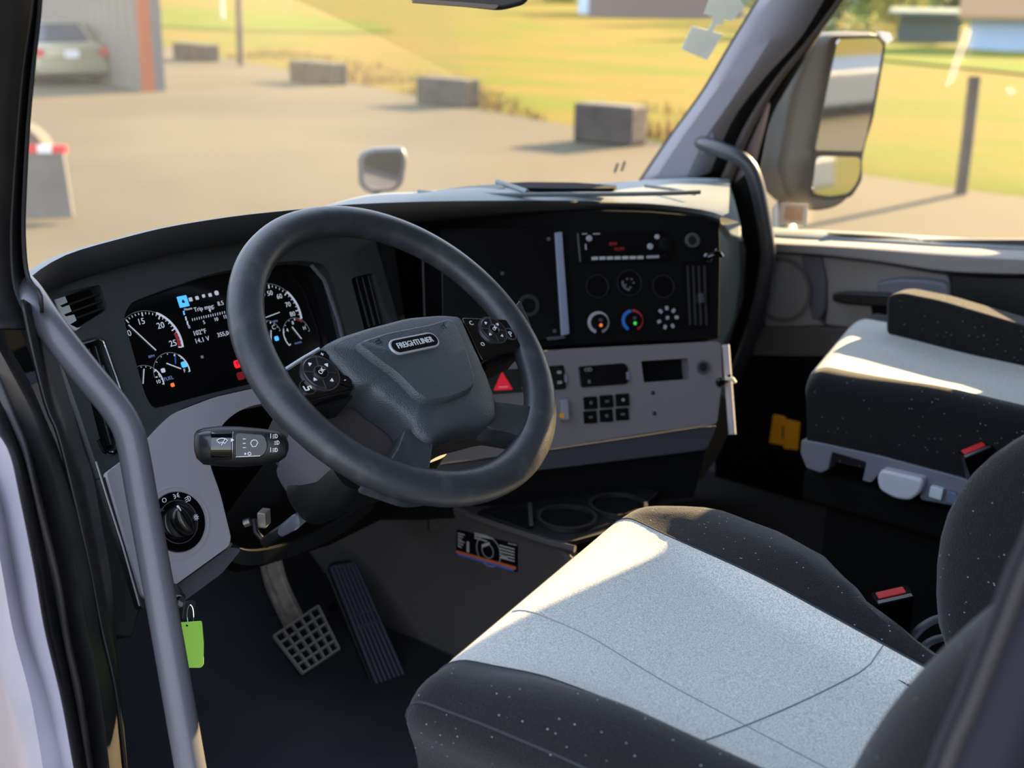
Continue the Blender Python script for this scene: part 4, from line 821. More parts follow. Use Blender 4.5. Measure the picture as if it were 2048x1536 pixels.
multi('wiper_symbol', SF, [arcband(u, v-.004, .0078, .0086, math.radians(40), math.radians(140), 10), arcband(u, v-.004, .003, .0037, math.radians(40), math.radians(140), 8), line(u-.0058, v+.001, u-.0024, v-.002, .0007), line(u+.0058, v+.001, u+.0024, v-.002, .0007), line(u-.001, v-.004, u+.003, v+.003, .0008), [(u+.010, v+.0), (u+.010, v+.004), (u+.0135, v+.002)]], .0218, .0224, M_WHT, stk)
multi('wiper_symbol', SF, [arcband(.018, .004, .0036, .0043, math.radians(20), math.radians(200), 10), line(.0145, .003, .016, .0, .0007), line(.0222, .005, .020, .001, .0007), line(.016, .0, .020, .0005, .0007)], .0192, .0197, M_WHT, stk)
multi('scale_marks', SF, [line(.005, .004-k*.005, .0085, .004-k*.005, .0007) for k in (-1, 0, 1)]+[line(-.003, -.0115, .025, -.0105, .0006), [(.007, -.0095), (.007, -.0065), (.0095, -.008)]], .0192, .0197, M_WHT, stk)
multi('scale_marks', SF, [arcband(.0125, -.008, .0014, .0021, 0, 2*PI-.05, 12)], .0192, .0197, M_WHT, stk)
for k, y in enumerate((.012, .0045, -.004)): sym_lamp(SF, .042+(.002 if k == 1 else 0), y, .0046, .0165, M_WHT, stk, lines=3)
multi('mark_bars', SF, [line(.0365, .015, .0365, .0095, .0007), line(.0365, -.001, .0365, -.0065, .0007)], .0165, .0172, M_WHT, stk)
# ================================================================== steering wheel
sw_ = empty('steering_wheel', WF.W(0, 0, 0), 'dark grey steering wheel with worn rim and padded hub', 'steering wheel')
Rm, ar, aw = .2035, .0218, .0178
n1, n2 = 120, 20; vs = []; fs = []
for i in range(n1):
    A = 2*PI*i/n1
    tk = 1 + .10*math.exp(-((math.degrees(A)-180+0)/24)**2) + .08*(math.exp(-((math.degrees(A)-300)/26)**2)+math.exp(-((math.degrees(A)-240)/26)**2))
    for j in range(n2):
        B = 2*PI*j/n2
        rip = 1+(.018*math.sin(A*44) if (math.cos(B) < -.3 and 15 < math.degrees(A) < 165) else 0)
        vs.append(WF.W((Rm+ar*tk*math.cos(B)*rip)*math.cos(A), (Rm+ar*tk*math.cos(B)*rip)*math.sin(A), aw*math.sin(B)))
for i in range(n1):
    for j in range(n2): fs.append([i*n2+j, ((i+1) % n1)*n2+j, ((i+1) % n1)*n2+(j+1) % n2, i*n2+(j+1) % n2])
obj('rim', vs, fs, M_RIM, sw_, ang=80)
def Z(pts): return [(440+x/2.4, 400+y/2.4) for x, y in pts]
def pillow(name, fr, outline, w_edge, prof, m, parent, center=None):
    """stack of shrinking outlines: prof = [(shrink, height)]"""
    n = len(outline); cx = sum(p[0] for p in outline)/n; cy = sum(p[1] for p in outline)/n
    if center: cx, cy = center
    cs = []
    for s, w in prof: cs.append([fr.W(cx+(u-cx)*s, cy+(v-cy)*s, w_edge+w) for u, v in outline])
    return loft(name, cs, m, parent, close=True, caps=True)
# hub pad
HW = .012
hub = rnd(WF.Q(Z([(478, 703), (560, 660), (700, 615), (900, 563), (1060, 550), (1140, 556), (1158, 566), (1195, 650), (1248, 765), (1290, 860), (1325, 965), (1328, 1052), (1298, 1082), (1200, 1090), (1100, 1118), (1014, 1170), (985, 1163), (930, 1122), (908, 1062), (850, 1010), (765, 955), (720, 905), (650, 890), (600, 840), (545, 780)]), HW), .010, 4)
HC = WF.P(*Z([(960, 830)])[0], HW)
pillow('hub_pad', WF, hub, HW, [(.93, -.045), (.985, -.03), (1, -.008), (.985, -.001), (.955, .003), (.90, .006), (.7, .010), (.4, .011)], M_HUB, sw_, HC)
rdg = rnd(WF.Q(Z([(645, 700), (800, 650), (1000, 612), (1100, 580), (1135, 640), (1180, 760), (1215, 880), (1190, 925), (1080, 970), (985, 975), (935, 950), (840, 850), (740, 780)]), HW+.012), .012, 5)
RC = WF.P(*Z([(985, 800)])[0], HW+.012)
pillow('raised_center', WF, rdg, HW, [(1.07, -.002), (1.035, .010), (1.0, .0175), (.96, .0195), (.5, .0205)], M_HUB, sw_, RC)
# emblem
EW = HW+.0205
eu, ev = WF.P(828, 688, EW); EF = WF.rot(eu, ev, math.radians(-1.0), EW)
def stad(w, h, n=10): r = h/2; return [(w/2-r+r*math.cos(a), r*math.sin(a)) for a in [-PI/2+PI*i/n for i in range(n+1)]]+[(-w/2+r+r*math.cos(a), r*math.sin(a)) for a in [PI/2+PI*i/n for i in range(n+1)]]
em = prism('emblem', EF, stad(.078, .0225), -.001, .0022, mat('emblem_painted_shine', (190, 192, 195), .25, .35), sw_, .0008)  # pale, mostly non-metal colour stands in for chrome reflections
prism('emblem_field', EF, stad(.073, .0175), .0018, .0026, M_SOOT, em)
text('emblem_lettering', EF, 0, -.0003, 'FREIGHTLINER', .0112, mat('letters_painted_shine', (205, 207, 208), .35, .1), em, .003, .0006, sx=.80, bold=.0)  # letter shine is put into a light diffuse colour
# horn symbols
for x, y in ((750, 690), (880, 660)):
    u, v = WF.P(x, y, HW+.0125); multi('horn_mark', WF, [line(u-.004, v, u+.004, v+.002, .0006), line(u-.004, v-.0025, u+.004, v-.003, .0006), line(u+.004, v-.0045, u+.004, v+.0045, .0006), line(u-.002, v-.0045, u, v-.0025, .0006)], HW+.0185, HW+.0200, M_BLK, sw_)
# hub surround (lower body and spokes)
spk = rnd(WF.Q([(566, 770), (620, 806), (700, 790), (735, 785), (820, 862), (808, 880), (768, 936), (800, 965), (852, 962), (855, 920), (862, 900), (900, 882), (980, 868), (1030, 872), (1052, 884), (1044, 920), (1070, 935), (1105, 880), (1110, 822), (1060, 812), (996, 803), (960, 720), (1000, 712), (1042, 700), (1050, 650), (1010, 632), (920, 626), (700, 660), (600, 710), (548, 740)], 0), .006, 3)
# left & right upper spokes
def spoke(name, pts, w1, w0, m, r=.006, sh=.93):
    o = rnd(WF.Q(pts, w1), r, 4)
    return prism(name, WF, o, w0, w1, m, sw_, .007, seg=4)
spoke('left_spoke', [(524, 690), (548, 706), (566, 728), (574, 742), (614, 806), (606, 830), (585, 826), (548, 780), (522, 730)], .013, -.02, M_RIM, .004)
spoke('right_spoke', [(1012, 640), (1030, 652), (1048, 686), (1040, 702), (1072, 700), (1062, 650), (1040, 600)], .006, -.02, M_RIM, .004)
spoke('lower_left_spoke', [(812, 850), (868, 876), (862, 925), (858, 950), (880, 985), (830, 990), (730, 955), (768, 936), (796, 895)], .009, -.022, M_RIM, .012, .9)
spoke('lower_right_spoke', [(980, 800), (1050, 810), (1106, 818), (1112, 850), (1080, 910), (1040, 935), (1052, 892), (1045, 872), (1010, 862), (985, 858), (970, 850)], .009, -.022, M_RIM, .012, .9)
prism('lower_skirt', WF, rnd(WF.Q([(862, 885), (898, 868), (960, 856), (992, 842), (1000, 862), (1046, 878), (1052, 890), (1036, 884), (980, 874), (915, 884), (862, 905)], -.02), .004), -.04, -.016, mat('skirt_brown', (46, 43, 41), .5), sw_, .003)
prism('skirt_shell', WF, rnd(WF.Q([(612, 800), (640, 760), (720, 770), (800, 850), (900, 880), (985, 860), (1000, 810), (960, 720), (900, 650), (700, 670)][:1]+[(620, 790), (700, 765), (900, 680), (960, 720), (1000, 810), (985, 862), (900, 884), (868, 905), (850, 960), (760, 950), (690, 905), (630, 850)], -.036), .012), -.075, -.036, mat('skirt_brown_grey', (58, 53, 52), .6), sw_, .006)
# control pods
def pod(side, outline, c, rad, a):
    o = rnd(WF.Q(outline, .010), .004, 3); p = prism('control_pod', WF, o, -.022, .010, M_GLOSS, sw_, .002)
    u, v = WF.P(*c, .010); ringp('pad_ring', WF, (u, v), rad*1.06, rad*.98, .009, .0125, M_SAT, p, 40)
    pd = lathe('button_pad', WF, (u, v), [(rad*.98, .009), (rad*.96, .0125), (rad*.9, .0135), (rad*.5, .0128)], mat('pad_dark', (28, 28, 32), .3), p, 40)
    lathe('ok_button', WF, (u, v), [(rad*.34, .012), (rad*.33, .0155), (rad*.28, .016)], M_PIANO, pd, 24); ringp('ok_ring', WF, (u, v), rad*.38, rad*.34, .012, .0150, M_SAT, pd, 30)
    text('pad_print', WF, u, v, 'OK', rad*.32, M_WHT, pd, .0162, a=a)
    multi('pad_grooves', WF, [line(u+rad*.4*math.cos(q), v+rad*.4*math.sin(q), u+rad*.96*math.cos(q), v+rad*.96*math.sin(q), .0009) for q in [a+PI/4+k*PI/2 for k in range(4)]], .0128, .0139, M_SAT, pd)
    tri = []
    for k in range(4):
        q = a+k*PI/2; cx, cy = u+rad*.66*math.cos(q), v+rad*.66*math.sin(q); t = rad*.10; d = (math.cos(q), math.sin(q))
        tri.append([(cx+d[0]*t, cy+d[1]*t), (cx-d[0]*t*.6-d[1]*t, cy-d[1]*t*.6+d[0]*t), (cx-d[0]*t*.6+d[1]*t, cy-d[1]*t*.6-d[0]*t)])
    multi('pad_arrows', WF, tri, .0130, .0145, M_WHT, pd)
    return p, u, v
p1, u1, v1 = pod('L', Z([(312, 803), (478, 708), (500, 730), (648, 893), (640, 908), (415, 970), (372, 920), (330, 840)]), (639, 748), .0235, math.radians(30))
tube('chrome_trim', [WF.W(*WF.P(x, y, .0115), .0115) for x, y in [(572, 737), (605, 716), (638, 697)]], .0017, mat('trim_painted_shine', (205, 210, 218), .2, .3), p1, 8)  # whitish colour paints the reflection a chrome line would show
tube('chrome_trim', [WF.W(*WF.P(x, y, .0115), .0115) for x, y in [(575, 741), (608, 720), (640, 701)]], .0008, M_SAT, p1, 8)
for nm, pt, s in (('plus_button', (644, 710), '+'), ('minus_button', (689, 760), '-')):
    u, v = WF.P(*pt, .011); b = prism(nm, WF, rect(u, v, .018, .014, .002, math.radians(-35)), .009, .0118, M_PIANO, p1, .0006); text('button_print', WF, u, v, s, .009, M_WHT, b, .012)
u, v = WF.P(615, 775, .011); ringp('return_button', WF, (u, v), .0100, .0092, .009, .0122, M_SAT, p1, 30)
multi('return_symbol', WF, [line(u-.004, v+.003, u-.004, v-.003, .0013), line(u-.004, v-.003, u+.001, v-.003, .0013), line(u+.001, v-.003, u+.001, v+.001, .0013), line(u+.001, v+.001, u+.005, v+.001, .0013), line(u+.005, v+.001, u+.005, v-.002, .0013)], .0102, .011, M_WHT, p1)
p2, u2, v2 = pod('R', Z([(1162, 562), (1250, 566), (1380, 572), (1455, 688), (1430, 718), (1340, 742), (1262, 770), (1240, 730), (1200, 640)]), (985, 662), .0205, math.radians(28))
for s, pt, z in (('C', (943, 646), .009), ('O', (966, 688), .008), ('P', (1022, 668), .012)):
    u, v = WF.P(*pt, .011); text('button_print', WF, u, v, s, z, M_WHT, p2, .0105)
u, v = WF.P(1021, 668, .011); ringp('mode_button', WF, (u, v), .0095, .0088, .009, .0122, M_LAVD, p2, 28)
prism('pod_base', WF, rnd(WF.Q([(965, 712), (1036, 700), (1046, 690), (1040, 712), (1000, 732), (972, 738)], -.01), .003), -.04, -.008, M_BLK, p2, .002)
prism('pod_base', WF, rnd(WF.Q([(612, 806), (706, 780), (704, 796), (690, 812), (640, 822), (618, 822)], -.012), .004), -.045, -.008, M_BLK, p1, .002)
# ================================================================== grab handles
gp_ = [at_d(x, y, d) for x, y, d in [(30, 560, 1.40), (58, 590, 1.37), (100, 652, 1.34), (170, 742, 1.34), (225, 808, 1.345), (252, 850, 1.345), (266, 895, 1.345), (285, 1000, 1.345), (320, 1190, 1.34), (352, 1370, 1.335), (392, 1600, 1.33)]]
tag(tube('grab_handle', resample(catmull(gp_, 6), 90), .0165, M_TUBE, n=20), 'long grey tubular grab handle bent beside the driver door pillar', 'grab handle')
gh = empty('grab_handle', at_x(1405, 288, .93), 'dark curved grab handle on the passenger windshield pillar', 'grab handle')
ph = [at_x(x, y, v) for x, y, v in [(1398, 284, .925), (1416, 290, .89), (1450, 302, .87), (1480, 316, .87), (1500, 336, .875), (1514, 372, .88), (1526, 430, .885), (1536, 500, .89), (1530, 560, .895), (1515, 630, .90), (1495, 690, .91), (1475, 745, .93)]]
tube('bar', resample(catmull(ph, 6), 60), .0165, mat('handle_dark', (52, 53, 60), .35), gh, 16)
pm_f = Fr((.905, 0, 0), (0, -1, 0), (0, 0, 1))
prism('mount_plate', pm_f, rnd(pm_f.Q([(1385, 268), (1425, 262), (1430, 300), (1392, 312)]), .008), -.008, 0, M_PILL, gh, .004)
prism('inner_guard', pm_f, rnd(pm_f.Q([(1462, 372), (1500, 338), (1520, 420), (1535, 500), (1515, 620), (1470, 740), (1452, 700), (1485, 600), (1490, 500), (1470, 430)], -.01), .01), -.03, -.012, M_SOOT, gh, .004)
# ================================================================== passenger door
dr = empty('door_1', (1.0, 0, .3)); tag(dr, kind='structure')
DX = .97
df = Fr((DX, 0, 0), (0, -1, 0), (0, 0, 1))
def dpan(name, pts, x, th, m, bev=.004, r=.01, wobj=None):
    f = Fr((x, 0, 0), (0, -1, 0), (0, 0, 1)); return prism(name, f, rnd(f.Q(pts), r), -th, 0, m, wobj or dr, bev)
b0 = [(1490, 462), (1560, 470), (1640, 474), (1760, 480), (1900, 488), (2048, 494), (2200, 500)]
strip('window_sill', [[(x, y-14) for x, y in b0], [(x, y) for x, y in b0], [(x, y+7) for x, y in b0]], [1.035, .985, .965], M_DTOP, parent=dr)
strip('sill_slot', [[(1655, 465), (1720, 468), (1800, 474), (1862, 481)], [(1655, 467), (1720, 474), (1800, 481), (1862, 483)]], [1.008, .993], M_SOOT, parent=dr, thick=.002, n=12)
strip('upper_roll', [[(x, y+7) for x, y in b0], [(1490, 480), (1560, 488), (1640, 492), (1760, 500), (1900, 512), (2048, 520), (2200, 526)], [(1490, 495), (1560, 503), (1640, 508), (1760, 522), (1880, 540), (1990, 546), (2200, 548)], [(1490, 502), (1560, 509), (1640, 514), (1760, 528), (1880, 548), (1990, 556), (2200, 560)]], [.965, .935, .94, .97], M_CREAM, parent=dr)
dpan('door_skin', [(1440, 480), (2300, 480), (2300, 1250), (1440, 1120)], 1.0, .03, M_DOORD, 0)
dpan('front_panel', [(1540, 500), (1600, 506), (1640, 645), (1650, 650), (1530, 652), (1528, 560)], .985, .02, M_CREAM)
dpan('map_pocket_edge', [(1600, 508), (1640, 510), (1652, 560), (1650, 620), (1640, 640), (1622, 640)], .975, .02, mat('pocket_grey', (88, 88, 96), .6))
dpan('upper_panel', [(1636, 510), (1890, 540), (1902, 570), (1905, 660), (1800, 668), (1650, 650), (1655, 600)], .985, .02, M_CREAM)
dpan('lower_band', [(1500, 652), (1650, 655), (1900, 668), (2100, 675), (2100, 720), (1500, 712)], .975, .02, mat('door_brown_grey', (82, 76, 74), .7), .004)
dpan('rear_panel', [(1900, 545), (2000, 552), (2200, 556), (2200, 700), (1905, 690)], .972, .02, M_BLK)
hb = dpan('handle_bezel', [(1750, 564), (1790, 556), (1850, 556), (1896, 564), (1902, 600), (1880, 622), (1770, 612), (1752, 590)], .965, .02, mat('bezel_blue_grey', (106, 110, 122), .4), .012, .02)
dpan('door_handle', [(1662, 588), (1690, 584), (1780, 588), (1790, 600), (1778, 616), (1690, 610), (1664, 604)], .945, .02, M_BLK, .006, .008, hb)
dpan('handle_stem', [(1740, 608), (1776, 610), (1774, 640), (1745, 638)], .955, .02, M_SOOT, .002, .004, hb)
spf = Fr((.965, 0, 0), (0, -1, 0), (0, 0, 1)); spx = spf.P(1562, 580)
ringp('speaker_grille', spf, spx, .075, .066, 0, .003, mat('grille_grey', (92, 90, 88), .7), dr, 36)
dpan('lower_door', [(1430, 715), (2100, 720), (2100, 1000), (1430, 1000)], .975, .02, M_SOOT, 0)
tag(tube('trim_19', [at_x(x, y, .985) for x, y in [(1512, 430), (1522, 500), (1520, 600), (1500, 700), (1478, 760), (1468, 830)]], .014, M_RUB, n=10), kind='structure')
yl = empty('yellow_tag', at_x(1570, 865, .94), 'bright yellow folded warning tag low beside the passenger seat front', 'tag')
yf = Fr((.94, 0, 0), (0, -1, 0), (0, .0, 1))
prism('panel', yf, rnd(yf.Q([(1546, 829), (1570, 833), (1568, 892), (1538, 886)]), .003), -.004, 0, M_YEL, yl, .001)
prism('panel', Fr((.945, 0, 0), (.1, -.99, 0), (0, 0, 1)), rnd(yf.Q([(1573, 834), (1604, 842), (1600, 898), (1572, 894)]), .003), -.004, 0, M_YEL, yl, .001)
prism('mark', yf, yf.Q([(1566, 852), (1577, 852), (1577, 878), (1566, 876)]), .0, .004, M_BLK, yl)
# ================================================================== key and tag
ky = empty('ignition_key', at_d(360, 1200, 1.50), 'steel ignition lock with a black headed key hanging under the dash trim', 'key')
kc = at_d(355, 1198, 1.52); kd = at_d(372, 1222, 1.485)
tube('lock_barrel', [kc-(kd-kc)*1.0, kc], .010, M_BLK, ky, 18); tube('lock_face', [kc, kc+(kd-kc)*.25], .0075, M_CHR, ky, 18)
kf_ = Fr(kd, (cr*.8+cf*.6), cu)
prism('key_head', kf_, rnd(kf_.Q([(366, 1204), (388, 1200), (392, 1206), (382, 1236), (372, 1246), (362, 1240)]), .004), -.003, .003, M_BLK, ky, .001)
prism('key_blade', kf_, kf_.Q([(357, 1200), (366, 1206), (364, 1214), (355, 1210)]), -.001, .001, M_SAT, ky)
kr = at_d(381, 1232, 1.475)
tg = empty('key_tag', at_d(380, 1290, 1.475), 'lime green plastic key tag hanging from a thin split ring', 'key tag')
tube('split_ring', [kr+(cr*math.cos(a)*.3+cu*math.sin(a))*.013 for a in [i*PI/12 for i in range(24)]], .0008, M_CHR, tg, 6, closed=True)
tf = Fr(at_d(380, 1290, 1.475), (cr.x, cr.y, 0), (0, 0, 1))
prism('plate', tf, rnd(tf.Q([(349, 1246), (404, 1242), (408, 1290), (407, 1330), (402, 1335), (368, 1335)]), .003), -.0008, .0008, M_GREEN, tg, .0004, holes=[circ(*tf.P(374, 1251), .0016, 14)])
# ================================================================== pedals
bp_ = empty('brake_pedal', (-.36, .45, .15), 'brake pedal with a steel grid pad on a worn metal arm', 'pedal')
bf = Fr(at_z(612, 1278, .11), V((.93, -.36, 0)), V((.36*.75, .93*.75, .62)))
arm = resample(catmull([tuple(at_y(x, y, v)) for x, y, v in [(538, 1110, .60), (552, 1165, .56), (572, 1210, .52), (598, 1262, .47)]], 6), 24)
sweep('arm', arm, [(-.019, -.006), (.019, -.006), (.019, .006), (.012, .006), (.011, .003), (-.011, .003), (-.012, .006), (-.019, .006)], M_STEEL, bp_)
po = bf.Q([(547, 1272), (636, 1214), (655, 1226), (678, 1296), (612, 1346), (600, 1346)])
prism('pad_base', bf, rnd(po, .006), -.014, -.006, M_SOOT, bp_, .002)
A, B_, C_, D_ = [bf.P(*q) for q in ((548, 1272), (636, 1212), (678, 1298), (606, 1346))]
gl_ = []
def lp_(p, q, t): return (p[0]+(q[0]-p[0])*t, p[1]+(q[1]-p[1])*t)
for i in range(6): gl_.append(line(*lp_(A, B_, i/5), *lp_(D_, C_, i/5), .0032))
for i in range(6): gl_.append(line(*lp_(A, D_, i/5), *lp_(B_, C_, i/5), .0032))
multi('grid_tread', bf, gl_, -.006, .003, mat('grid_steel', (120, 118, 116), .4, .3), bp_)
ac = empty('accelerator_pedal', (-.25, .4, .05), 'long ribbed black accelerator pedal hinged on the floor', 'pedal')
af = Fr((-.25, .35, .05), V((.94, -.2, 0)), V((.1, .85, .5)))
prism('treadle', af, rnd(af.Q([(652, 1140), (660, 1124), (700, 1118), (716, 1130), (816, 1352), (812, 1366), (760, 1390), (750, 1384)]), .006), -.012, 0, M_BLK, ac, .003)
A, B_, C_, D_ = [af.P(*q) for q in ((662, 1136), (708, 1128), (808, 1356), (758, 1380))]
multi('rib', af, [line(*lp_(A, B_, i/6), *lp_(D_, C_, i/6), .0042) for i in range(7)]+[line(*lp_(A, D_, t), *lp_(B_, C_, t), .004) for t in (0, .42, .52, 1)], 0, .004, mat('rib_grey', (66, 70, 82), .5), ac)
tube('pivot', [af.W(*af.P(700, 1180), -.02), af.W(*af.P(690, 1150), -.10)], .008, M_SOOT, ac, 10)
# ================================================================== engine cover / console
WX = -.12
cov = empty('engine_cover', (.1, .3, 0), 'charcoal moulded engine cover between the footwells with cup holders on top', 'engine cover')
ef = Fr((WX, 0, 0), (0, -1, 0), (0, 0, 1))
side = ef.Q([(600, 960), (760, 960), (930, 1027), (1105, 1089), (1180, 1098)])
b1 = [(.10, .0), (-.75, .0)]
top_l = [V((WX+.0, y, z)) for y, z in ((.92, .44), (.65, .40), (.45, .34), (.27, .305), (.06, .30), (.0, .27), (-.02, .20), (-.02, .0))]
def shift(c, dx, dz=0, dy=0): return [V((p.x+dx, p.y+dy, max(0.0, p.z+dz) if p.z > 0 else 0)) for p in c]
base = [V((WX-.03 if y > .35 else WX-.0, y, 0)) for y in (.92, .65, .45, .27, .06, .0, -.01, -.02)]
prism('side_wall', ef, [(-.92, 0), (.02, 0), (.02, .24), (.0, .275), (-.04, .298), (-.27, .305), (-.45, .34), (-.65, .40), (-.92, .46)], -.03, 0, M_DOGH, cov, .008)
loft('top_shell', [shift(top_l[:5], .005, -.004), shift(top_l[:5], .02, -.004), shift(top_l[:5], .30, -.01), shift(top_l[:5], .34, -.10), shift(top_l[:5], .36, -.5)], M_DOGH, cov, thick=.004)
prism('rear_wall', Fr((WX, .0, 0), (1, 0, 0), (0, 0, 1)), [(.0, 0), (.36, 0), (.33, .20), (.30, .27), (.0, .27)], -.01, .02, M_DOGH, cov, .006)
tf2 = Fr((0, 0, .305), (1, 0, 0), (0, 1, 0))
def topq(pts, w=0): return [tf2.P(x, y, w) for x, y in pts]
prism('tray', tf2, rnd(topq([(950, 1028), (975, 1018), (1250, 975), (1320, 985), (1240, 1060), (1140, 1088), (1110, 1086)]), .01), -.006, .004, M_BLK, cov, .003)
prism('tray_pocket', tf2, rnd(topq([(980, 1034), (1050, 1020), (1072, 1044), (1062, 1064)]), .008), .004, .0055, M_SOOT, cov)
c1 = tf2.P(1134, 1045); c2 = tf2.P(1236, 1020)
for c_ in (c1, c2):
    ringp('cup_holder', tf2, c_, .050, .044, .003, .012, mat('holder_rim', (34, 33, 34), .5), cov, 40)
    prism('holder_well_shade', tf2, circ(*c_, .043, 36), -.003, .0058, M_SOOT, cov)  # flat dark disc paints the shade of a deep cup well
tube('holder_divider', [tf2.W(*tf2.P(1062, 1062), .012), tf2.W(*tf2.P(1060, 1022), .012)], .004, mat('divider_grey', (66, 64, 64), .5), cov, 8)
tube('cover_lip', [tf2.W(*tf2.P(x, y), -.002) for x, y in [(935, 1028), (1020, 1058), (1105, 1086), (1150, 1096)]], .006, M_DOGH, cov, 8)
lb2 = empty('warning_sticker', at_x(975, 1100, WX-.001), 'black instruction sticker with white print and an orange and blue stripe on the engine cover', 'sticker')
lf = Fr((WX-.0005, 0, 0), (0, -1, 0), (0, 0, 1))
prism('sticker', lf, rnd(lf.Q([(914, 1058), (1036, 1088), (1036, 1145), (912, 1110)]), .004), 0, .001, M_PIANO, lb2)
prism('orange_stripe', lf, lf.Q([(913, 1100), (1033, 1133), (1033, 1139), (913, 1105)]), .001, .0016, mat('orange_stripe', (196, 96, 50), .5), lb2)
prism('blue_stripe', lf, lf.Q([(914, 1105), (1030, 1138), (1028, 1142), (916, 1110)]), .001, .0017, mat('blue_stripe', (70, 100, 180), .5), lb2)
pol = [line(*lf.P(917, 1066+k*5), *lf.P(930-(k % 3)*3, 1069.5+k*5), .0022) for k in range(6)]
pol += [line(*lf.P(950, 1066+k*4.5), *lf.P(975+(k % 2)*12, 1072+k*5), .0022) for k in range(3)] + [line(*lf.P(1000, 1090+k*6), *lf.P(1030, 1098+k*6), .0022) for k in range(5)]
pol += [line(*lf.P(937, 1083), *lf.P(937, 1104), .005), line(*lf.P(965, 1092), *lf.P(980, 1086), .005), line(*lf.P(1003, 1111), *lf.P(1016, 1115), .005), line(*lf.P(1017, 1086), *lf.P(1034, 1090), .0015)]
multi('print', lf, pol, .001, .0016, mat('sticker_print', (170, 170, 168), .6), lb2)
u, v = lf.P(978, 1102); multi('diagram', lf, [arcband(u, v, .026, .0275, 0, 6.2, 24), arcband(u-.002, v, .012, .0135, 0, 6.2, 18)], .001, .0015, M_GRY, lb2)
# stowage recess below centre trim
rc = Fr(V((.10, .22, .3)), (math.cos(_a), -math.sin(_a), 0), (0, 0, 1))
prism('stowage_back', BP, BP.Q([(850, 960), (1130, 930), (1420, 892), (1385, 1000), (1200, 1020), (1060, 1035), (860, 1060)], -.06), -.10, -.062, mat('stowage_grey', (52, 50, 50), .7), dash)
prism('stowage_post', BP, rnd(BP.Q([(1240, 922), (1262, 918), (1262, 980), (1272, 988), (1240, 984)], -.04), .002), -.062, -.04, mat('post_grey', (96, 94, 96), .5), dash, .002)
prism('stowage_divider', BP, BP.Q([(1056, 940), (1064, 938), (1066, 1018), (1058, 1020)], -.05), -.062, -.048, M_SOOT, dash)
prism('stowed_papers', BP, rnd(BP.Q([(1085, 985), (1120, 975), (1215, 968), (1240, 984), (1210, 996), (1100, 1004)], -.03), .003), -.05, -.03, mat('papers_navy', (40, 44, 66), .5), dash, .002)
# ================================================================== seats
def sm(t): t = max(0, min(1, t)); return t*t*(3-2*t)
def cushion(seat, cx, yf, yb, xl, xr, il, ir, ztop, H, R, names, insert_m, bol_m, bump=.03, rise=.0, base_m=None, sag=.012, steps=26, shear=.2):
    """xl,xr,il,ir: functions of t (0 front..1 back) -> x of outer/insert edges"""
    rows = []
    for k in range(6): rows.append(('f', k/6))
    for k in range(9): rows.append(('r', k/9))
    for k in range(steps+1): rows.append(('t', k/steps))
    cols = [('s', -1, k/5) for k in range(5)] + [('c', k/7) for k in range(8)] + [('b', k/9) for k in range(1, 9)] + [('i', k/16) for k in range(17)] + [('b2', k/9) for k in range(1, 9)] + [('c2', k/7) for k in range(8)] + [('s2', 1, k/5) for k in range(1, 6)]
    def pt(r, c):
        if r[0] == 'f': t = 0; yo = 0; dr = H-(H-R)*r[1]; 
        elif r[0] == 'r': a = r[1]*PI/2; t = R*(1-math.cos(a))/(yf-yb); yo = 0; dr = R*(1-math.sin(a))
        else: t0 = R/(yf-yb); t = t0+(1-t0)*r[1]; dr = 0
        y = yf-(yf-yb)*t
        L, Rr, a_, b_ = xl(t), xr(t), il(t), ir(t); dc = 0
        if c[0] == 's': x = L; dc = H-(H-R)*c[2]; sx = -1
        elif c[0] == 'c': q = c[1]*PI/2; x = L+R*(1-math.cos(q)); dc = R*(1-math.sin(q)); sx = -1
        elif c[0] == 'b': x = (L+R)+(a_-L-R)*c[1]
        elif c[0] == 'i': x = a_+(b_-a_)*c[1]
        elif c[0] == 'b2': x = b_+(Rr-R-b_)*c[1]
        elif c[0] == 'c2': q = (1-c[1])*PI/2; x = Rr-R*(1-math.cos(q)); dc = R*(1-math.sin(q))
        else: x = Rr; dc = R+(H-R)*c[2]
        m_ = (a_+b_)/2; hw = (b_-a_)/2
        e = (x-m_)/hw; ae = abs(e)
        bm_ = bump*sm((ae-.8)/.45)*((lambda f0: f0+(1-f0)*sm((t-.04)*2.4))(.12+.5*sm((ae-.95)/.55))) if ae > .8 else 0
        crown = -sag*(1-min(1, ae)**2)*sm(t*3-.3)
        dd = max(dr, dc) if min(dr, dc) < 1e-6 else min(H, math.hypot(dr, dc) if max(dr, dc) <= R else max(dr, dc)+min(dr, dc)*.0)
        yc = y - (shear*max(0, b_-x) + .05*max(0, ae-.85)**1.6)*(1-sm(t*1.1))
        bot = max(0, (dd-R)/(H-R)) if dd > R else 0
        bulge = .012*math.sin(min(1, bot)*PI*.9)
        if c[0] in ('s', 'c'): x += bulge*.6+.02*bot
        if c[0] in ('s2', 'c2'): x -= bulge*.6+.02*bot
        if r[0] == 'f': yc += -.012*bot
        return V((x, yc, ztop+rise*(1-t)+bm_+crown-dd))
    grid = [[pt(r, c) for c in cols] for r in rows]
    nb1 = 5+8+8; nb2 = nb1+16
    def part(name, c0, c1, m, r0=0, r1=None):
        r1 = len(rows)-1 if r1 is None else r1
        sub = [row[c0:c1+1] for row in grid[r0:r1+1]]
        return loft(name, sub, m, seat)
    part(names[0], nb1, nb2, insert_m); part(names[1], 0, nb1, bol_m); part(names[1], nb2, len(cols)-1, bol_m)
    return grid, cols, rows, nb1, nb2
def pw(t, k):
    for (a, x), (b, y) in zip(k, k[1:]):
        if t <= b: return x+(y-x)*sm((t-a)/(b-a))*.5+(y-x)*(t-a)/(b-a)*.5
    return k[-1][1]
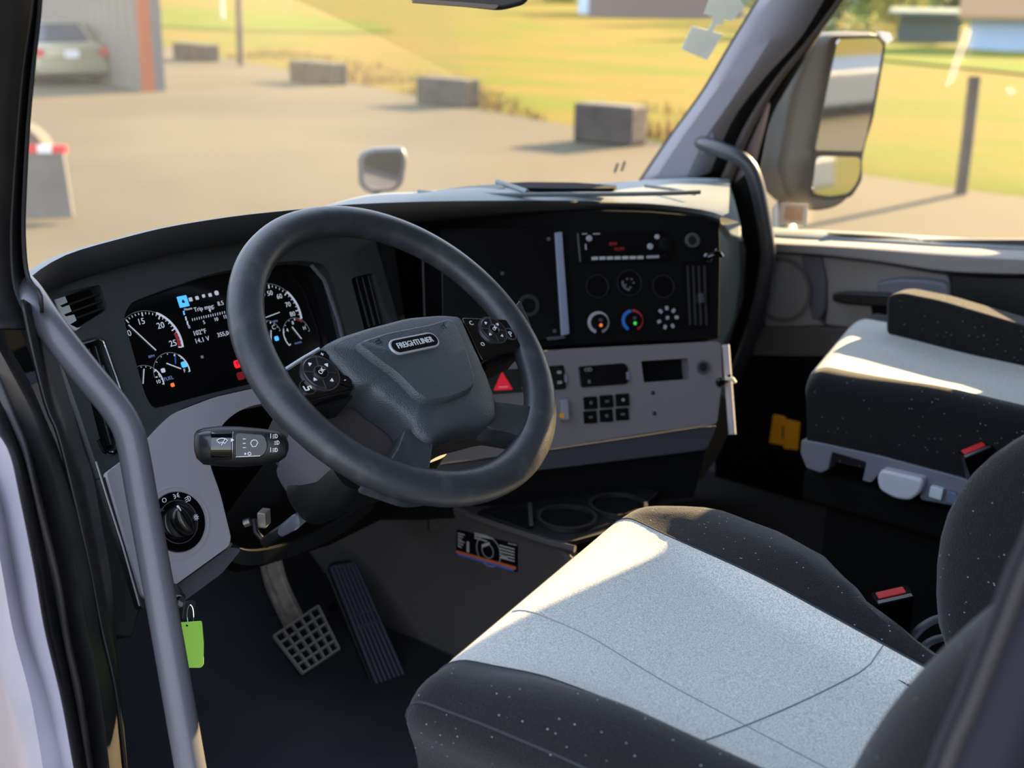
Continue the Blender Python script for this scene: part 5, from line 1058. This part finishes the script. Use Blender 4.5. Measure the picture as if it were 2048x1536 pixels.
ds = empty('driver_seat', (-.56, -.5, 0), 'driver seat with pale grey centre cloth and black fuzzy bolsters, sunlit at its front corner', 'seat')
g, cols, rows, n1_, n2_ = cushion(ds, -.56, -.175, -.86, lambda t: -.795-.02*t, lambda t: pw(t, [(0, -.25), (.18, -.226), (.31, -.248), (.43, -.278), (.52, -.318), (.6, -.36), (.73, -.40), (1, -.42)]), lambda t: -.70-.03*(1-sm(4*t))-.012*t, lambda t: -.303-.19*t, .478, .155, .062, ('seat_cloth', 'bolster'), M_FG, M_FB, bump=.046, rise=.012)
def seam(path, r=.0011, m=None, parent=ds): return tube('seam', [p+V((0, 0, .0003)) for p in path], r, m or mat('seam_dark', (40, 42, 46), .9), parent, 6)
ci = n1_+7
seam([g[r][n1_+5] for r in range(12, 42)], .0006, mat('seam_grey', (118, 124, 128), .9))
seam([g[10][c] for c in range(n1_+1, n1_+13)], .0006)
seam([g[27][c].lerp(g[31][c], (c-n1_)/16) for c in range(n1_, n2_+1)], .0008, mat('seam_grey', (118, 124, 128), .9))
seam([g[r][n2_] for r in range(6, len(rows)-1)], .0012); seam([g[r][n1_] for r in range(6, len(rows)-1)], .0012)
seam([g[r][7] for r in range(4, 40)], .0013); 
box('cushion_pan', (-.56, -.53, .315), (.50, .60, .05), M_BLK, ds, .015)
box('pedestal', (-.56, -.55, .15), (.34, .46, .29), M_SOOT, ds, .02)
# driver backrest
def backrest(seat, cx, y0, z0, hw, ih, tilt, H, bd, m_in, m_b, th=.10, bl=1.0):
    """front surface facing +y; bolsters project forward"""
    R = Matrix.Rotation(tilt, 3, 'X'); o = V((cx, y0, z0)); rws = []
    NR = 30
    for k in range(NR+1):
        t = k/NR; z = H*t; w = hw*(.86+.16*math.sin(min(1, t*1.25)*PI)**.8) if t < .75 else hw*(.86+.16*math.sin(min(1, .75*1.25)*PI)**.8)*(1-.25*((t-.75)/.25)**2)
        rt = .06; edge = min(1, t/.10); top = min(1, (1-t)/.08); cap = math.sqrt(max(0, 1-(1-edge)**2))*math.sqrt(max(0, 1-(1-top)**2))
        iw = ih*(1-.1*t); pts = []
        bdp = bd*(.25+.75*math.sin(min(1, t*1.75+.05)*PI)) if t < .54 else bd*.3
        for i in range(13): q = i/12; pts.append((-iw+2*iw*q, .004*math.cos((q-.5)*PI)-.012*(1-(2*q-1)**2)))
        right = []
        for i in range(1, 19):
            q = i/18; a = -PI/2+q*1.5*PI
            bx = (w-iw)/2; mx = iw+bx
            if a < PI/2: right.append((mx+bx*math.sin(a)*1.0, bdp*math.cos(a)**.9 if math.cos(a) > 0 else 0))
            else: right.append((w - .01*(a-PI/2), -th*.9*(a-PI/2)/(PI/2)))
        full = [(-x, y*bl if y > 0 else y) for x, y in reversed(right)] + pts + right
        rws.append([o + R @ V((x*(.9+.1*cap), (y if y > 0 else y)*cap - .05*(1-cap), z)) for x, y in full])
    n = len(rws[0])
    loft('backrest_cloth', [r[18:31] for r in rws], m_in, seat); loft('backrest_bolster', [r[0:19] for r in rws], m_b, seat); loft('backrest_bolster', [r[30:] for r in rws], m_b, seat)
    back = [[r[0], r[-1]] for r in rws]; loft('backrest_shell', back, M_BLK, seat, thick=.01)
    return rws
br = backrest(ds, -.565, -.745, .40, .262, .165, math.radians(19), .80, .172, M_FG, M_FB, bl=.36)
# passenger seat
ps = empty('passenger_seat', (.6, -.3, 0), 'passenger seat with pale grey centre, black bolsters and a sunlit front edge', 'seat')
g2, *_ = cushion(ps, .6, .0, -.68, lambda t: .345, lambda t: .84, lambda t: .405+.01*sm(t*2), lambda t: .77, .507, .165, .045, ('seat_cloth', 'bolster'), M_FG, M_FB, bump=.022, rise=.012, shear=.27)
backrest(ps, .60, -.56, .44, .26, .15, math.radians(14), .80, .09, M_FG, M_FB)
arm_f = Fr((.70, 0, 0), (0, -1, 0), (0, 0, 1))
aq = rnd(arm_f.Q([(1772, 592), (1800, 586), (1880, 602), (2048, 652), (2240, 712), (2240, 860), (2048, 790), (1900, 738), (1800, 692), (1770, 670)]), .02, 5)
prism('armrest', arm_f, aq, -.065, 0, M_FB, ps, .018, seg=4)
# grey base trim of passenger seat
bfp = Fr((.362, 0, 0), (0, -1, 0), (0, 0, 1))
bt = prism('base_trim', bfp, rnd(bfp.Q([(1602, 880), (1640, 886), (1760, 912), (1920, 955), (2010, 985), (2000, 1040), (1905, 1012), (1840, 1000), (1836, 968), (1762, 945), (1742, 966), (1724, 962), (1732, 925), (1664, 905), (1656, 940), (1640, 946), (1612, 936), (1600, 905)]), .004), -.03, 0, mat('seat_base_grey', (106, 108, 120), .45), ps, .004)
prism('adjust_lever', bfp, rnd(bfp.Q([(1762, 938), (1848, 958), (1842, 985), (1820, 1002), (1790, 998), (1758, 980), (1753, 955)], .018), .01), -.005, .02, mat('lever_pale', (186, 190, 202), .35), ps, .008, seg=3)
prism('adjust_switch', bfp, rnd(bfp.Q([(1860, 972), (1886, 980), (1882, 1002), (1856, 994)], .012), .003), 0, .012, mat('switch_pale', (190, 204, 212), .4), ps, .002)
prism('adjust_switch', bfp, rnd(bfp.Q([(1894, 982), (1914, 988), (1912, 1012), (1890, 1004)], .01), .003), 0, .01, mat('switch_blue_grey', (96, 104, 132), .4), ps, .002)
box('pedestal', (.62, -.36, .13), (.38, .44, .26), M_SOOT, ps, .02)
box('slide_rail', (.46, -.34, .05), (.03, .62, .05), M_BLK, ps, .006); box('slide_rail', (.80, -.34, .05), (.03, .62, .05), M_BLK, ps, .006)
box('suspension_frame', (.61, -.36, .29), (.42, .5, .06), M_SOOT, ps, .01)
# raised panel between the seats
tag(box('floor', (.02, -.62, .02), (.4, .9, .04), M_SOOT), kind='structure')
for k, (x, y, d, s) in enumerate([(1712, 1045, 2.0, .006), (1842, 1040, 2.0, .006), (1858, 1203, 1.7, .006), (1643, 962, 2.2, .007)]):
    pass
deb = empty('paper_scrap', at_z(1775, 1062, .07), 'small crumpled pale scrap lying on the dark floor between the seats', 'scrap')
obj('crumple', [at_z(x, y, z) for x, y, z in [(1752, 1072, .05), (1788, 1048, .06), (1800, 1068, .055), (1770, 1076, .07), (1778, 1060, .085)]], [[0, 1, 4], [1, 2, 4], [2, 3, 4], [3, 0, 4]], mat('scrap_cream', (200, 192, 170), .8), deb, smooth=False)
# seat belt buckles
def buckle(c, ax, up, s, lab, strap_to):
    f = Fr(c, ax, up); e = empty('seat_belt_buckle', c, lab, 'buckle')
    loft('housing', [[f.W(u*k, v*k2, w) for u, v in rnd([(-.024, -.013), (.024, -.013), (.024, .013), (-.024, .013)], .004, 3)] for k, k2, w in ((.72, .8, -.075), (.85, .95, -.05), (1, 1, -.005), (1, 1, 0))], M_PIANO, e, close=True, caps=True)
    prism('red_press', f, rnd([(-.019, -.0035), (.017, -.0035), (.017, .009), (-.019, .009)], .002), 0, .0025, M_REDP, e, .0008)
    prism('slot_plate', f, rect(0, -.0085, .044, .006, .001), 0, .0015, M_SAT, e)
    tube('stalk', [f.W(0, 0, -.07), f.W(0, .005, -.12), V(strap_to)], .010, M_SOOT, e, 10, r2=.005)
    return e
buckle(at_d(1785, 1190, 1.60), (cr*.97+cu*.22), (cu*.5+cf*.86), 1, 'black seat belt buckle with a red press button beside the driver seat', (-.28, -.66, .08))
buckle(at_d(1950, 899, 1.98), (cr*.92+cu*.38), (cu*.45+cf*.88), 1, 'seat belt buckle with a red button hanging by the passenger seat side', (.36, -.45, .12))
# hoses behind driver seat cushion
for k, (pts, lab) in enumerate([([(1815, 1290), (1840, 1258), (1875, 1238), (1920, 1235)], 'upper curved grey strap loop between driver cushion and backrest'), ([(1838, 1305), (1860, 1284), (1890, 1275), (1930, 1272)], 'lower curved dark strap loop below the first one')]):
    tag(tube('strap_loop', resample(catmull([at_d(x, y, 1.62) for x, y in pts], 6), 20), .0075, mat('strap_grey', (58, 62, 70), .5), n=10, r2=.003), lab, 'strap')
# seat belt webbing by the door
bf_ = Fr(at_d(1990, 1330, .80), (cr*.96+cu*.28), cu - cr*.0)
sbc = [[at_d(x, y, d) for x, y in [(2090, 960), (2066, 1060), (2040, 1130), (2010, 1230), (1975, 1320), (1938, 1410), (1900, 1480), (1868, 1570)]] for d in (.80,)]
cl_ = [resample(catmull([at_d(x+dx, y+dy, d) for x, y in [(2070, 960), (2046, 1060), (2014, 1130), (1976, 1230), (1940, 1320), (1904, 1410), (1872, 1480), (1840, 1570)]], 6), 30) for dx, dy, d in ((0, 0, .66), (12, 2, .645), (34, 8, .65), (48, 12, .655), (120, 40, .65), (230, 80, .66))]
sb = empty('door_pillar_cover', at_d(2000, 1300, .8), 'dark blurred door pillar cover close to the camera in the lower corner', 'pillar cover')
loft('cover', cl_[:1]+cl_[1:2]+cl_[3:], mat('pillar_cover_dark', (46, 44, 52), .75, spec=.2), sb, thick=.004)
tube('edge_bead', cl_[2], .0045, mat('bead_grey', (58, 54, 52), .8), sb, 10)
